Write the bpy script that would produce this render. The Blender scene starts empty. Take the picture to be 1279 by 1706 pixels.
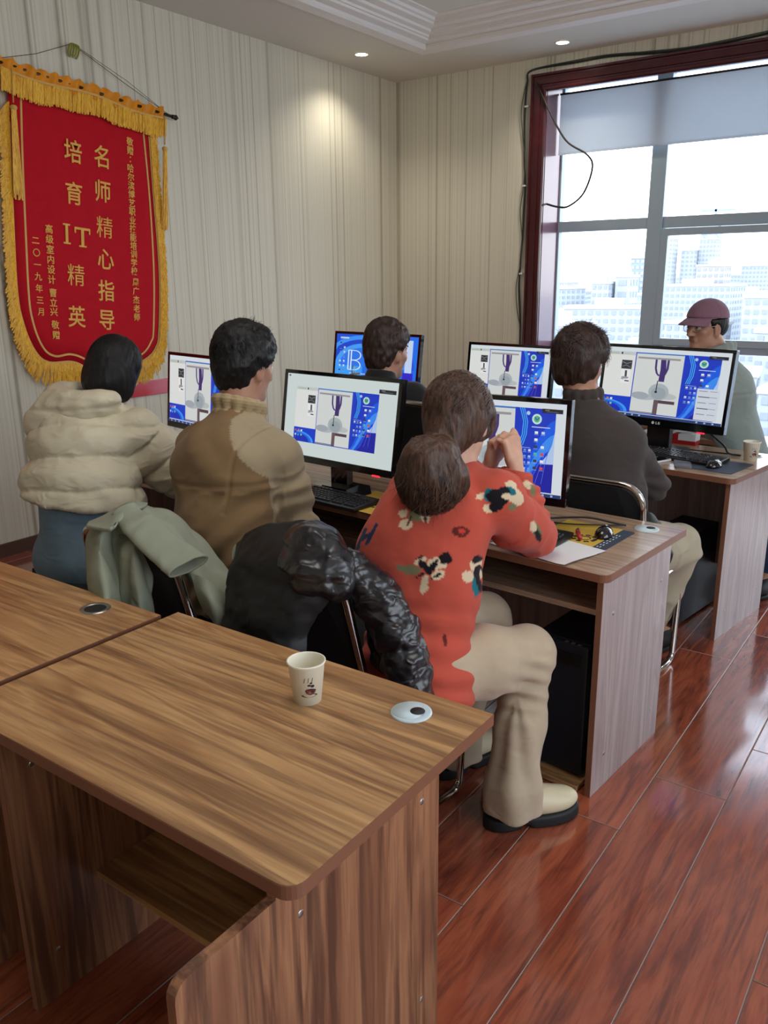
import bpy, bmesh, math, random
import numpy as np
from mathutils import Vector, Matrix
PI = math.pi
R = math.radians
scene = bpy.context.scene
C = scene.collection

# ------------------------------------------------------------------ camera
cam_d = bpy.data.cameras.new('camera')
cam = bpy.data.objects.new('camera', cam_d); C.objects.link(cam)
cam_d.sensor_fit = 'HORIZONTAL'; cam_d.sensor_width = 36.0
cam_d.lens = 1372.5 / 1279 * 36.0
cam_d.clip_start = 0.05; cam_d.clip_end = 4000
def camera_matrix(pitch=0.27623, yaw=-0.621546, roll=-0.01061, pos=(0, 0, 1.58)):
    F = Vector((math.sin(yaw) * math.cos(pitch), math.cos(yaw) * math.cos(pitch), -math.sin(pitch)))
    r0 = Vector((math.cos(yaw), -math.sin(yaw), 0)); u0 = r0.cross(F)
    r = r0 * math.cos(roll) + u0 * math.sin(roll); u = -r0 * math.sin(roll) + u0 * math.cos(roll)
    m = Matrix((r, u, -F)).transposed().to_4x4(); m.translation = Vector(pos); return m
cam.matrix_world = camera_matrix()
scene.camera = cam

# ------------------------------------------------------------------ world, light, exposure
scene.view_settings.view_transform = 'Standard'
scene.view_settings.look = 'None'
scene.view_settings.gamma = 1.0
scene.view_settings.use_curve_mapping = False
scene.view_settings.exposure = 0.60
scene.cycles.use_denoising = True
scene.cycles.max_bounces = 8
scene.cycles.diffuse_bounces = 4
scene.cycles.glossy_bounces = 4
scene.cycles.sample_clamp_indirect = 6.0
SKY = 3.2
world = bpy.data.worlds.new('sky'); scene.world = world; world.use_nodes = True
wn = world.node_tree; bg = wn.nodes['Background']
tc = wn.nodes.new('ShaderNodeTexCoord'); sp = wn.nodes.new('ShaderNodeSeparateXYZ')
rp = wn.nodes.new('ShaderNodeValToRGB')
wn.links.new(tc.outputs['Generated'], sp.inputs[0]); wn.links.new(sp.outputs['Z'], rp.inputs[0]); wn.links.new(rp.outputs[0], bg.inputs[0])
rp.color_ramp.elements[0].position = 0.0; rp.color_ramp.elements[0].color = (0.93, 0.97, 1.0, 1)
rp.color_ramp.elements[1].position = 0.7; rp.color_ramp.elements[1].color = (0.62, 0.78, 1.0, 1)
bg.inputs[1].default_value = SKY

XL, YW, HC = -4.58, 6.65, 3.25      # left wall, window wall, ceiling
XR, YN = 2.3, -1.6                  # right wall, wall behind the camera
def area_light(name, loc, rot, sx, sy, power, col, spread=None, portal=False):
    d = bpy.data.lights.new(name, 'AREA'); d.shape = 'RECTANGLE'; d.size = sx; d.size_y = sy
    d.energy = power; d.color = col
    if spread: d.spread = spread
    o = bpy.data.objects.new(name, d); C.objects.link(o); o.location = loc; o.rotation_euler = rot
    if portal: d.cycles.is_portal = True
    return o
# fill light added in the ceiling tray, out of view, to brighten the room
lamp = area_light('tray_fill_light', (-1.15, 1.7, HC + .07), (0, 0, 0), 1.3, 1.3, 9, (1, .98, .94))
# daylight portals: the window in view and an unseen side window added for fill
area_light('window_portal', (-0.75, YW + .40, 1.56), (R(90), 0, 0), 4.7, 3.0, 1, (1, 1, 1), portal=True)

area_light('fill_window_portal', (XR + .18, 1.4, 1.85), (R(90), 0, R(90)), 4.0, 2.1, 1, (1, 1, 1), portal=True)

# ------------------------------------------------------------------ helpers
def lin(c):
    return tuple(((x / 255) / 12.92 if x / 255 <= .04045 else ((x / 255 + .055) / 1.055) ** 2.4) for x in c)
def rgb(*c): return lin(c) + (1.0,)
def new_mat(name):
    m = bpy.data.materials.new(name); m.use_nodes = True
    nt = m.node_tree; b = nt.nodes['Principled BSDF']; return m, nt, b
def N(nt, t, **k):
    n = nt.nodes.new(t)
    for a, v in k.items(): setattr(n, a, v)
    return n
def ramp(nt, fac, stops, interp='LINEAR'):
    r = N(nt, 'ShaderNodeValToRGB'); r.color_ramp.interpolation = interp
    el = r.color_ramp.elements
    el[0].position, el[0].color = stops[0]; el[1].position, el[1].color = stops[-1]
    for p, c in stops[1:-1]:
        e = el.new(p); e.color = c
    nt.links.new(fac, r.inputs[0]); return r.outputs[0]
def noise(nt, vec, scale, detail=3, rough=.5, dist=0.0, dim='3D', w=None):
    n = N(nt, 'ShaderNodeTexNoise', noise_dimensions=dim)
    n.inputs['Scale'].default_value = scale; n.inputs['Detail'].default_value = detail
    n.inputs['Roughness'].default_value = rough; n.inputs['Distortion'].default_value = dist
    if vec is not None and dim != '1D': nt.links.new(vec, n.inputs['Vector'])
    if w is not None: nt.links.new(w, n.inputs['W'])
    return n.outputs['Fac']
def mapping(nt, vec, scale=(1, 1, 1), loc=(0, 0, 0), rot=(0, 0, 0)):
    n = N(nt, 'ShaderNodeMapping'); n.inputs['Scale'].default_value = scale
    n.inputs['Location'].default_value = loc; n.inputs['Rotation'].default_value = rot
    nt.links.new(vec, n.inputs[0]); return n.outputs[0]
def mixc(nt, f, a, b, mode='MIX'):
    n = N(nt, 'ShaderNodeMix', data_type='RGBA', blend_type=mode)
    for s, v in ((n.inputs[0], f), (n.inputs[6], a), (n.inputs[7], b)):
        if hasattr(v, 'is_linked') or hasattr(v, 'links'): nt.links.new(v, s)
        else: s.default_value = v
    return n.outputs[2]
def mth(nt, op, a, b=0.0, c=None):
    n = N(nt, 'ShaderNodeMath', operation=op)
    for i, v in enumerate((a, b) if c is None else (a, b, c)):
        if hasattr(v, 'links'): nt.links.new(v, n.inputs[i])
        else: n.inputs[i].default_value = v
    return n.outputs[0]
def bump(nt, b, h, strength=.3, dist=.002):
    n = N(nt, 'ShaderNodeBump'); n.inputs['Strength'].default_value = strength; n.inputs['Distance'].default_value = dist
    nt.links.new(h, n.inputs['Height']); nt.links.new(n.outputs[0], b.inputs['Normal'])
def mat(name, col, rough=.5, metal=0.0, spec=.5, bump_s=0, bump_scale=200, coat=0, var=0, sheen=0, emit=0):
    m, nt, b = new_mat(name)
    b.inputs['Base Color'].default_value = rgb(*col); b.inputs['Roughness'].default_value = rough
    b.inputs['Metallic'].default_value = metal; b.inputs['Specular IOR Level'].default_value = spec
    if coat: b.inputs['Coat Weight'].default_value = coat; b.inputs['Coat Roughness'].default_value = .08
    if sheen: b.inputs['Sheen Weight'].default_value = sheen; b.inputs['Sheen Roughness'].default_value = .5
    if emit:
        b.inputs['Emission Color'].default_value = rgb(*col); b.inputs['Emission Strength'].default_value = emit
    if bump_s or var:
        t = N(nt, 'ShaderNodeTexCoord').outputs['Object']
        if bump_s: bump(nt, b, noise(nt, t, bump_scale, 4, .6), bump_s, .002)
        if var:
            d = tuple(x * (1 - var) for x in lin(col)) + (1,); l = tuple(min(1, x * (1 + var)) for x in lin(col)) + (1,)
            nt.links.new(ramp(nt, noise(nt, t, 9, 4, .6), [(.3, d), (.7, l)]), b.inputs['Base Color'])
    return m
M = {}

def link(name, me, mt=None, parent=None, loc=None, rot=None, smooth=False):
    o = bpy.data.objects.new(name, me); C.objects.link(o)
    if mt is not None and not me.materials:
        for x in (mt if isinstance(mt, (list, tuple)) else [mt]): me.materials.append(x)
    if parent is not None: o.parent = parent
    if loc is not None: o.location = loc
    if rot is not None: o.rotation_euler = rot
    if smooth: me.polygons.foreach_set('use_smooth', [True] * len(me.polygons))
    return o
def thing(name, label, cat, loc=(0, 0, 0), rz=0, group=None):
    o = bpy.data.objects.new(name, None); C.objects.link(o); o.empty_display_size = .1
    o.location = loc; o.rotation_euler = (0, 0, rz); tag(o, label, cat, group); return o
def tag(o, label=None, cat=None, group=None, kind=None):
    if label: o['label'] = label
    if cat: o['category'] = cat
    if group: o['group'] = group
    if kind: o['kind'] = kind
    return o
class MB:
    """collects simple shapes and links them as one mesh object"""
    def __init__(s): s.v = []; s.f = []; s.mi = []; s.sm = []
    def add(s, v, f, mi=0, sm=False):
        k = len(s.v); s.v += [tuple(x) for x in v]; s.f += [tuple(i + k for i in q) for q in f]
        s.mi += [mi] * len(f); s.sm += [sm] * len(f); return s
    def box(s, x0, x1, y0, y1, z0, z1, mi=0, bev=0, T=None):
        if bev:
            bm = bmesh.new(); bmesh.ops.create_cube(bm, size=1)
            for v in bm.verts: v.co = Vector(((x0 + x1) / 2 + v.co.x * (x1 - x0), (y0 + y1) / 2 + v.co.y * (y1 - y0), (z0 + z1) / 2 + v.co.z * (z1 - z0)))
            bmesh.ops.bevel(bm, geom=bm.edges[:], offset=bev, segments=2, affect='EDGES', profile=.7)
            bm.verts.index_update(); v = [x.co.copy() for x in bm.verts]; f = [[q.index for q in p.verts] for p in bm.faces]; bm.free()
        else:
            v = [Vector(p) for p in ((x0, y0, z0), (x1, y0, z0), (x1, y1, z0), (x0, y1, z0), (x0, y0, z1), (x1, y0, z1), (x1, y1, z1), (x0, y1, z1))]
            f = [(3, 2, 1, 0), (4, 5, 6, 7), (0, 1, 5, 4), (1, 2, 6, 5), (2, 3, 7, 6), (3, 0, 4, 7)]
        if T is not None: v = [T @ p for p in v]
        return s.add(v, f, mi)
    def prism(s, poly, z0, z1, mi=0, T=None, sm=False):
        n = len(poly); v = [Vector((x, y, z0)) for x, y in poly] + [Vector((x, y, z1)) for x, y in poly]
        f = [tuple(range(n - 1, -1, -1)), tuple(range(n, 2 * n))] + [(i, (i + 1) % n, n + (i + 1) % n, n + i) for i in range(n)]
        if T is not None: v = [T @ p for p in v]
        return s.add(v, f, mi, sm)
    def tube(s, pts, r, n=8, mi=0, closed=False, taper=None, flat=1):
        P = [Vector(p) for p in pts]; m = len(P); v = []; prev = None
        for i, p in enumerate(P):
            a = P[(i - 1) % m] if (closed or i) else p; b = P[(i + 1) % m] if (closed or i < m - 1) else p
            t = (b - a).normalized() if (b - a).length > 1e-9 else Vector((0, 0, 1))
            if prev is None:
                u = t.orthogonal().normalized()
            else:
                u = (prev - t * prev.dot(t)); u = u.normalized() if u.length > 1e-6 else t.orthogonal().normalized()
            prev = u; w = t.cross(u); rr = r if taper is None else r * taper[i]
            for k in range(n):
                a2 = 2 * PI * k / n; v.append(p + u * (math.cos(a2) * rr) + w * (math.sin(a2) * rr * flat))
        f = []
        for i in range(m if closed else m - 1):
            j = (i + 1) % m
            for k in range(n): f.append((i * n + k, i * n + (k + 1) % n, j * n + (k + 1) % n, j * n + k))
        if not closed: f += [tuple(range(n - 1, -1, -1)), tuple(range((m - 1) * n, m * n))]
        return s.add(v, f, mi, True)
    def lathe(s, prof, n=28, mi=0, T=None, sm=True):
        v = []; f = []
        for r, z in prof:
            for k in range(n): a = 2 * PI * k / n; v.append(Vector((r * math.cos(a), r * math.sin(a), z)))
        for i in range(len(prof) - 1):
            for k in range(n): f.append((i * n + k, i * n + (k + 1) % n, (i + 1) * n + (k + 1) % n, (i + 1) * n + k))
        if T is not None: v = [T @ p for p in v]
        return s.add(v, f, mi, sm)
    def mesh(s, name):
        me = bpy.data.meshes.new(name); me.from_pydata(s.v, [], s.f)
        if any(s.mi): me.polygons.foreach_set('material_index', s.mi)
        me.polygons.foreach_set('use_smooth', s.sm); me.update(); return me
    def obj(s, name, mt=None, parent=None, **k): return link(name, s.mesh(name), mt, parent, **k)
def bez(pts, n=8):
    """Catmull-Rom through points"""
    P = [Vector(p) for p in pts]; out = []
    for i in range(len(P) - 1):
        a = P[max(0, i - 1)]; b = P[i]; c = P[i + 1]; d = P[min(len(P) - 1, i + 2)]
        for k in range(n):
            t = k / n
            out.append(.5 * ((2 * b) + (c - a) * t + (2 * a - 5 * b + 4 * c - d) * t * t + (-a + 3 * b - 3 * c + d) * t ** 3))
    out.append(P[-1]); return out
def fillet(pts, r, n=6):
    P = [Vector(p) for p in pts]; out = [P[0]]
    for i in range(1, len(P) - 1):
        a, b, c = P[i - 1], P[i], P[i + 1]; u = (a - b).normalized(); w = (c - b).normalized()
        rr = min(r, (a - b).length * .49, (c - b).length * .49)
        p0 = b + u * rr; p1 = b + w * rr
        for k in range(n + 1):
            t = k / n; out.append(p0 * (1 - t) ** 2 + b * 2 * t * (1 - t) + p1 * t * t)
    out.append(P[-1]); return out
def rrect(x0, x1, y0, y1, r, n=5, corners=(1, 1, 1, 1)):
    """rounded rectangle outline, corners: bl br tr tl"""
    out = []
    for (cx_, cy_, a0, on) in ((x0, y0, 180, corners[0]), (x1, y0, 270, corners[1]), (x1, y1, 0, corners[2]), (x0, y1, 90, corners[3])):
        if not on or r == 0: out.append((cx_, cy_)); continue
        ox = cx_ + (r if cx_ == x0 else -r); oy = cy_ + (r if cy_ == y0 else -r)
        for k in range(n + 1):
            a = R(a0 + 90 * k / n); out.append((ox + r * math.cos(a), oy + r * math.sin(a)))
    return out

# ------------------------------------------------------------------ materials
def wood_mat(name, light, mid, dark, axis, rough=.32, sc=1.0, spec=.5, dk_f=.75):
    m, nt, b = new_mat(name)
    t = N(nt, 'ShaderNodeTexCoord').outputs['Object']
    oi = N(nt, 'ShaderNodeObjectInfo')
    off = N(nt, 'ShaderNodeCombineXYZ'); 
    for i in range(3): nt.links.new(mth(nt, 'MULTIPLY', oi.outputs['Random'], 13.0 + 7 * i), off.inputs[i])
    va = N(nt, 'ShaderNodeVectorMath', operation='ADD'); nt.links.new(t, va.inputs[0]); nt.links.new(off.outputs[0], va.inputs[1]); t = va.outputs[0]
    s1 = [9 * sc] * 3; s1[axis] = .8 * sc; s2 = [34 * sc] * 3; s2[axis] = 1.6 * sc; s3 = [120] * 3; s3[axis] = 5
    big = noise(nt, mapping(nt, t, s1), 1.0, 3, .55, .9)
    fine = noise(nt, mapping(nt, t, s2), 1.0, 5, .6, .4)
    hair = noise(nt, mapping(nt, t, s3), 1.0, 3, .6)
    base = ramp(nt, big, [(.30, rgb(*mid)), (.43, rgb(*light)), (.53, rgb(*mid)), (.58, rgb(*light)), (.70, rgb(*mid))])
    dk = ramp(nt, fine, [(.47, (0, 0, 0, 1)), (.62, (1, 1, 1, 1))])
    c = mixc(nt, mth(nt, 'MULTIPLY', dk, dk_f), base, rgb(*dark))
    c = mixc(nt, mth(nt, 'MULTIPLY', ramp(nt, hair, [(.45, (0, 0, 0, 1)), (.75, (1, 1, 1, 1))]), .28), c, rgb(*dark))
    nt.links.new(c, b.inputs['Base Color']); b.inputs['Roughness'].default_value = rough
    b.inputs['Specular IOR Level'].default_value = spec
    bump(nt, b, hair, .12, .001); return m
WL, WM, WD = (200, 156, 106), (164, 118, 76), (96, 60, 40)
M['wood_top'] = wood_mat('wood laminate top', WL, WM, WD, 0, dk_f=.6)
M['wood_panel'] = wood_mat('wood laminate panel', (168, 118, 84), (132, 86, 62), (74, 48, 36), 2)
M['wood_edge'] = mat('edge band', (128, 84, 62), .4)
M['wood_top_sheen'] = wood_mat('laminate top painted sheen', (190, 162, 136), (166, 136, 112), (124, 94, 76), 0, .22, dk_f=.5)  # same laminate, greyer: reflected light is painted into top and panel colours
M['wood_panel_sheen'] = wood_mat('laminate panel painted sheen', (178, 162, 158), (158, 140, 136), (126, 106, 102), 2, .3, dk_f=.35)

def plank_mat():
    m, nt, b = new_mat('red brown floor plank')
    t = N(nt, 'ShaderNodeTexCoord').outputs['Object']; oi = N(nt, 'ShaderNodeObjectInfo')
    off = N(nt, 'ShaderNodeCombineXYZ')
    for i in range(3): nt.links.new(mth(nt, 'MULTIPLY', oi.outputs['Random'], 31.0 + 17 * i), off.inputs[i])
    va = N(nt, 'ShaderNodeVectorMath', operation='ADD'); nt.links.new(t, va.inputs[0]); nt.links.new(off.outputs[0], va.inputs[1]); t = va.outputs[0]
    big = noise(nt, mapping(nt, t, (7, 1.3, 7)), 1, 4, .6, 1.6)
    fine = noise(nt, mapping(nt, t, (42, 3.2, 42)), 1, 5, .65, .8)
    hair = noise(nt, mapping(nt, t, (160, 7, 160)), 1, 3, .6)
    base = ramp(nt, big, [(.28, rgb(108, 50, 38)), (.45, rgb(148, 72, 50)), (.56, rgb(166, 88, 60)), (.72, rgb(126, 60, 44))])
    c = mixc(nt, mth(nt, 'MULTIPLY', ramp(nt, fine, [(.46, (0, 0, 0, 1)), (.70, (1, 1, 1, 1))]), .8), base, rgb(80, 38, 32))
    c = mixc(nt, mth(nt, 'MULTIPLY', ramp(nt, hair, [(.5, (0, 0, 0, 1)), (.8, (1, 1, 1, 1))]), .35), c, rgb(176, 96, 66))
    vr = mth(nt, 'MULTIPLY_ADD', oi.outputs['Random'], .30, .85)
    vc = N(nt, 'ShaderNodeVectorMath', operation='SCALE'); nt.links.new(c, vc.inputs[0]); nt.links.new(vr, vc.inputs['Scale'])
    nt.links.new(vc.outputs[0], b.inputs['Base Color'])
    nt.links.new(ramp(nt, fine, [(.3, (.13,) * 3 + (1,)), (.7, (.24,) * 3 + (1,))]), b.inputs['Roughness'])
    b.inputs['Specular IOR Level'].default_value = .6
    b.inputs['Coat Weight'].default_value = 1.0; b.inputs['Coat Roughness'].default_value = .09
    bump(nt, b, noise(nt, mapping(nt, t, (16, 7, 16)), 1, 3, .5), .25, .0022); return m
M['plank'] = plank_mat()
M['floor_base'] = mat('floor joint', (150, 132, 124), .5)

def wallpaper(name, axis):
    m, nt, b = new_mat(name)
    t = N(nt, 'ShaderNodeTexCoord').outputs['Object']; sx = N(nt, 'ShaderNodeSeparateXYZ'); nt.links.new(t, sx.inputs[0])
    a = sx.outputs[axis]
    n1 = noise(nt, None, 2.6, 1, .5, 0, '1D', a)
    n1b = noise(nt, None, 1.9, 0, .5, 0, '1D', mth(nt, 'ADD', a, 47.3))
    n2 = noise(nt, None, 55, 3, .7, 0, '1D', a)
    n3 = noise(nt, None, 2.3, 2, .5, 0, '1D', a)
    base = ramp(nt, n2, [(.30, rgb(204, 198, 178)), (.5, rgb(217, 212, 194)), (.7, rgb(224, 220, 203))])
    base = mixc(nt, mth(nt, 'MULTIPLY', n3, .35), base, rgb(204, 196, 168))
    K, W = (0, 0, 0, 1), (1, 1, 1, 1)
    l1 = ramp(nt, n1, [(.478, K), (.488, (.3, .3, .3, 1)), (.495, W), (.502, K), (.53, K), (.54, (.4, .4, .4, 1)), (.548, K)])
    l2 = ramp(nt, n1b, [(.490, K), (.4955, W), (.501, K)])
    f = mth(nt, 'MINIMUM', mth(nt, 'ADD', mth(nt, 'MULTIPLY', l1, .55), mth(nt, 'MULTIPLY', l2, .7)), .8)
    wob = noise(nt, mapping(nt, t, (60, 60, 9)), 1, 3, .6)
    f = mth(nt, 'MULTIPLY', f, mth(nt, 'MULTIPLY_ADD', wob, .7, .55))
    c = mixc(nt, f, base, rgb(112, 98, 76))
    nt.links.new(c, b.inputs['Base Color']); b.inputs['Roughness'].default_value = .62
    bump(nt, b, n2, .25, .0012); return m
M['paper_y'] = wallpaper('striped wallpaper side', 'Y'); M['paper_x'] = wallpaper('striped wallpaper window side', 'X')
M['ceiling'] = mat('ceiling paint', (212, 209, 198), .8)
M['plaster'] = mat('plaster moulding', (226, 222, 216), .6)
M['cherry'] = mat('dark cherry lacquer', (70, 21, 27), .24, coat=.4, var=.18)
M['cherry_in'] = mat('plum lacquer reveal', (112, 78, 92), .25, coat=.4)
M['alu'] = mat('grey blue window aluminium', (166, 184, 196), .4, .0)
bm_, nt, b = new_mat('grey roller blind'); b.inputs['Base Color'].default_value = rgb(212, 217, 222); b.inputs['Roughness'].default_value = .9
tl = N(nt, 'ShaderNodeBsdfTranslucent'); tl.inputs[0].default_value = rgb(206, 211, 216); mx = N(nt, 'ShaderNodeMixShader'); mx.inputs[0].default_value = .5
nt.links.new(b.outputs[0], mx.inputs[1]); nt.links.new(tl.outputs[0], mx.inputs[2]); nt.links.new(mx.outputs[0], nt.nodes['Material Output'].inputs[0]); M['blind'] = bm_
M['black'] = mat('black plastic', (18, 18, 20), .35)
M['black_matt'] = mat('matt black plastic', (22, 22, 24), .6)
M['gloss_black'] = mat('glossy black plastic', (12, 12, 14), .12, coat=.6)
M['chrome'] = mat('chrome', (200, 196, 190), .12, 1.0)
M['steel'] = mat('brushed steel', (170, 168, 162), .3, .9)
M['mesh'] = mat('black mesh fabric', (16, 16, 18), .9, bump_s=.5, bump_scale=400)
M['white'] = mat('white plastic', (222, 226, 228), .4)
M['paper'] = mat('white paper', (226, 226, 226), .7)
M['cup'] = mat('cream paper cup', (232, 226, 206), .55)
M['cable'] = mat('black cable', (26, 28, 26), .5)
M['lamp_on'] = mat('lit lamp disc', (255, 246, 228), .5, emit=14)
# ================================================================== ROOM
def struct(o, label=None):
    o['kind'] = 'structure'
    if label: o['label'] = label
    return o
# floor: base + planks
fl = MB().box(XL, XR, YN, YW + .02, -.12, -.004).obj('floor', M['floor_base']); struct(fl, 'glossy red brown plank floor with painted glints along its joints')
M['joint'] = mat('plank bevel painted glint', (156, 122, 110), .3)  # light bevel colour paints in the window's glint along the seams
PW, PL = .2235, 1.36
plank_me = {}
def plank_mesh(x0, x1, y0, y1):
    k = (round(x1 - x0, 3), round(y1 - y0, 3))
    if k not in plank_me:
        w, l = k; g = .0012
        mb = MB(); a, b2 = -w / 2 + g, w / 2 - g; c, d = -l / 2 + g, l / 2 - g; e = .0020
        v = [(a, c, -.006), (b2, c, -.006), (b2, d, -.006), (a, d, -.006), (a, c, -e), (b2, c, -e), (b2, d, -e), (a, d, -e),
             (a + e, c + e, 0), (b2 - e, c + e, 0), (b2 - e, d - e, 0), (a + e, d - e, 0)]
        f = [(0, 1, 5, 4), (1, 2, 6, 5), (2, 3, 7, 6), (3, 0, 4, 7), (4, 5, 9, 8), (5, 6, 10, 9), (6, 7, 11, 10), (7, 4, 8, 11), (8, 9, 10, 11)]
        mb.add(v, f[:4]); mb.f = []; mb.mi = []; mb.sm = []; mb.v = []; mb.add(v, f[:4]); mb.f += f[4:8]; mb.mi += [1] * 4; mb.sm += [False] * 4; mb.f += f[8:]; mb.mi += [0]; mb.sm += [False]; me = mb.mesh('plank'); me.materials.append(M['plank']); me.materials.append(M['joint']); plank_me[k] = me
    return plank_me[k]
joint = {0: 2.10, 1: 2.43, 2: 2.78, 3: 1.75}    # measured joints of the four seams in view
ix0 = int(math.floor((XL + .66 + PW) / PW)) - 1
for i in range(-19, 15):
    x0 = -.66 - PW + i * PW; x1 = x0 + PW
    if x1 <= XL or x0 >= XR: continue
    x0c, x1c = max(x0, XL), min(x1, XR)
    j0 = joint.get(i, 2.10 + ((i * 0.53) % 1.36))
    y = j0 - PL * math.ceil((j0 - YN) / PL)
    while y < YW:
        a, b2 = max(y, YN), min(y + PL, YW); y += PL
        if b2 - a < .05: continue
        me = plank_mesh(x0c, x1c, a, b2)
        o = bpy.data.objects.new('plank', me); C.objects.link(o); o.parent = fl; o.location = ((x0c + x1c) / 2, (a + b2) / 2, 0)

# ceiling soffit with a raised tray
TX, TY, TX1, TY1 = -3.86, 5.95, 1.55, -.8
mb = MB()
for a, b2, c, d in ((XL, XR, TY, YW), (XL, XR, YN, TY1), (XL, TX, TY1, TY), (TX1, XR, TY1, TY)): mb.box(a, b2, c, d, HC, HC + .3)
mb.box(TX, TX1, TY1, TY, HC + .13, HC + .3)
struct(mb.obj('ceiling', M['ceiling']), 'off white ceiling with a raised tray in the middle')
def ring(prof, name, m):
    v = []; f = []; n = len(prof)
    for (sx, sy) in ((0, 0), (1, 0), (1, 1), (0, 1)):
        for d, z in prof:
            v.append(((TX + d) if not sx else (TX1 - d), (TY - d) if not sy else (TY1 + d), HC + z))
    for s in range(4):
        t = (s + 1) % 4
        for k in range(n - 1): f.append((s * n + k, s * n + k + 1, t * n + k + 1, t * n + k))
    return MB().add(v, f).obj(name, m)
struct(ring([(0, .02), (0, -.012), (.012, -.018), (.10, -.012), (.112, 0), (.112, .02), (.17, .028), (.175, .042), (.19, .042), (.195, .056), (.235, .062), (.24, .078),
             (.30, .085), (.305, .1), (.325, .104), (.335, .12), (.38, .124), (.385, .131)], 'trim_1', M['plaster']), 'stepped white plaster moulding around the ceiling tray')
ln = MB().tube([(TX + 1.25, TY - .42, HC + .128), (TX + .55, TY - .62, HC + .128)], .006, 6).obj('trim_7', M['plaster']); struct(ln)

lf = thing('added_ceiling_fill', 'added square fill panel in the ceiling tray outside the view', 'ceiling light', (-1.15, 1.7, HC + .13))  # unseen glowing fixture added to go with the fill light
MB().box(-.68, .68, -.68, .68, -.05, 0, bev=.01).obj('fill_housing', M['white'], lf); MB().box(-.65, .65, -.65, .65, -.054, -.05).obj('fill_panel', mat('dim fill panel', (255, 248, 236), .5, emit=1.2), lf)
# walls
struct(MB().box(XL - .2, XL, YN, YW + .33, 0, HC + .1).obj('wall_left', M['paper_y']), 'cream wallpapered wall with fine brown vertical stripes')
WX0, WX1, WZ0, WZ1 = -3.117, 1.65, .045, 3.12; CZ = 3.001
mb = MB(); D = .33
mb.box(XL, WX0, YW, YW + D, 0, HC); mb.box(WX1, XR, YW, YW + D, 0, HC)
mb.box(WX0, WX1, YW, YW + D, WZ1, HC); mb.box(WX0, WX1, YW, YW + D, 0, .03)
struct(mb.obj('wall_far', M['paper_x']), 'cream striped wall around the tall window')
mb = MB(); mb.box(XR, XR + .2, YN, -.6, 0, HC); mb.box(XR, XR + .2, 3.4, YW + .33, 0, HC); mb.box(XR, XR + .2, -.6, 3.4, 0, .8); mb.box(XR, XR + .2, -.6, 3.4, 2.9, HC)
struct(mb.obj('wall_right', M['paper_y']))
w2 = MB().box(XR + .1, XR + .16, -.6, -.54, .8, 2.9).box(XR + .1, XR + .16, 3.34, 3.4, .8, 2.9).box(XR + .1, XR + .16, 1.36, 1.44, .8, 2.9).box(XR + .1, XR + .16, -.6, 3.4, .8, .86).box(XR + .1, XR + .16, -.6, 3.4, 2.84, 2.9).obj('fill_window', M['alu']); struct(w2)  # unseen side window, added to let in soft fill light
struct(MB().box(XL, XR, YN - .2, YN, 0, HC).obj('wall_near', M['paper_x']))
M['skirting'] = mat('brown skirting', (88, 62, 50), .4)
struct(MB().box(XL, XL + .015, YN, YW, 0, .08, bev=.003).obj('baseboard_left', M['skirting']))
struct(MB().box(XL + .016, WX0 - .13, YW - .015, YW, 0, .08, bev=.003).obj('baseboard_far', M['skirting']))

# window casing: dark cherry profile on the wall face, plum reveal inside
def casing_profile():
    return [(0, 0), (0, .022), (.012, .03), (.03, .03), (.034, .024), (.046, .024), (.05, .032), (.09, .036), (.094, .028), (.106, .028), (.112, .040), (.128, .040), (.128, 0)]
v = []; f = []; pr = casing_profile(); n = len(pr)
path = [(WX0, .0, -1, 0), (WX0, CZ, -1, 1), (WX1, CZ, 1, 1), (WX1, 0, 1, 0)]
for (x, z, dx, dz) in path:
    for w, h in pr: v.append((x + dx * w, YW - h, z + dz * w))
for s in range(3):
    for k in range(n - 1): f.append((s * n + k, s * n + k + 1, (s + 1) * n + k + 1, (s + 1) * n + k))
struct(MB().add(v, f).obj('trim_2', M['cherry']), 'dark cherry moulded window casing')
struct(MB().box(WX0 - .001, WX0 + .004, YW - .001, YW + D, .03, WZ1).obj('trim_3', M['cherry_in']), 'plum lacquered window reveal')
struct(MB().box(WX0, WX1, YW - .001, YW + D, WZ1 - .004, WZ1 + .001).obj('trim_4', M['cherry_in']))
struct(MB().box(WX0, WX1, YW - .02, YW + D, 0, .125, bev=.006).obj('trim_5', M['cherry']), 'low dark cherry curb under the window')
# window frame: aluminium mullions with glass
win = MB().box(WX0 + .004, WX0 + .018, YW + .30, YW + .37, .125, WZ1 - .005, bev=.004).obj('window_1', M['alu']); struct(win, 'tall grey blue aluminium window looking over a pale city')
YG = YW + .33
def fr(name, x0, x1, z0, z1, y0=YG - .035, y1=YG + .035):
    o = MB().box(x0, x1, y0, y1, z0, z1, bev=.004).obj(name, M['alu'], win); return o
fr('mullion', -2.335, -2.215, .125, WZ1 - .005, YG - .05, YG + .05); fr('mullion', .35, .47, .125, WZ1 - .005, YG - .05, YG + .05)
fr('mullion', WX1 - .05, WX1, .125, WZ1)
for a, b2 in ((WX0 + .018, -2.335), (-2.215, .35), (.47, WX1 - .05)):
    fr('rail', a, b2, 1.945, 2.03); fr('rail', a, b2, .125, .17); fr('rail', a, b2, WZ1 - .05, WZ1 - .005)
    fr('rail', a, b2, .975, 1.03)
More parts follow.
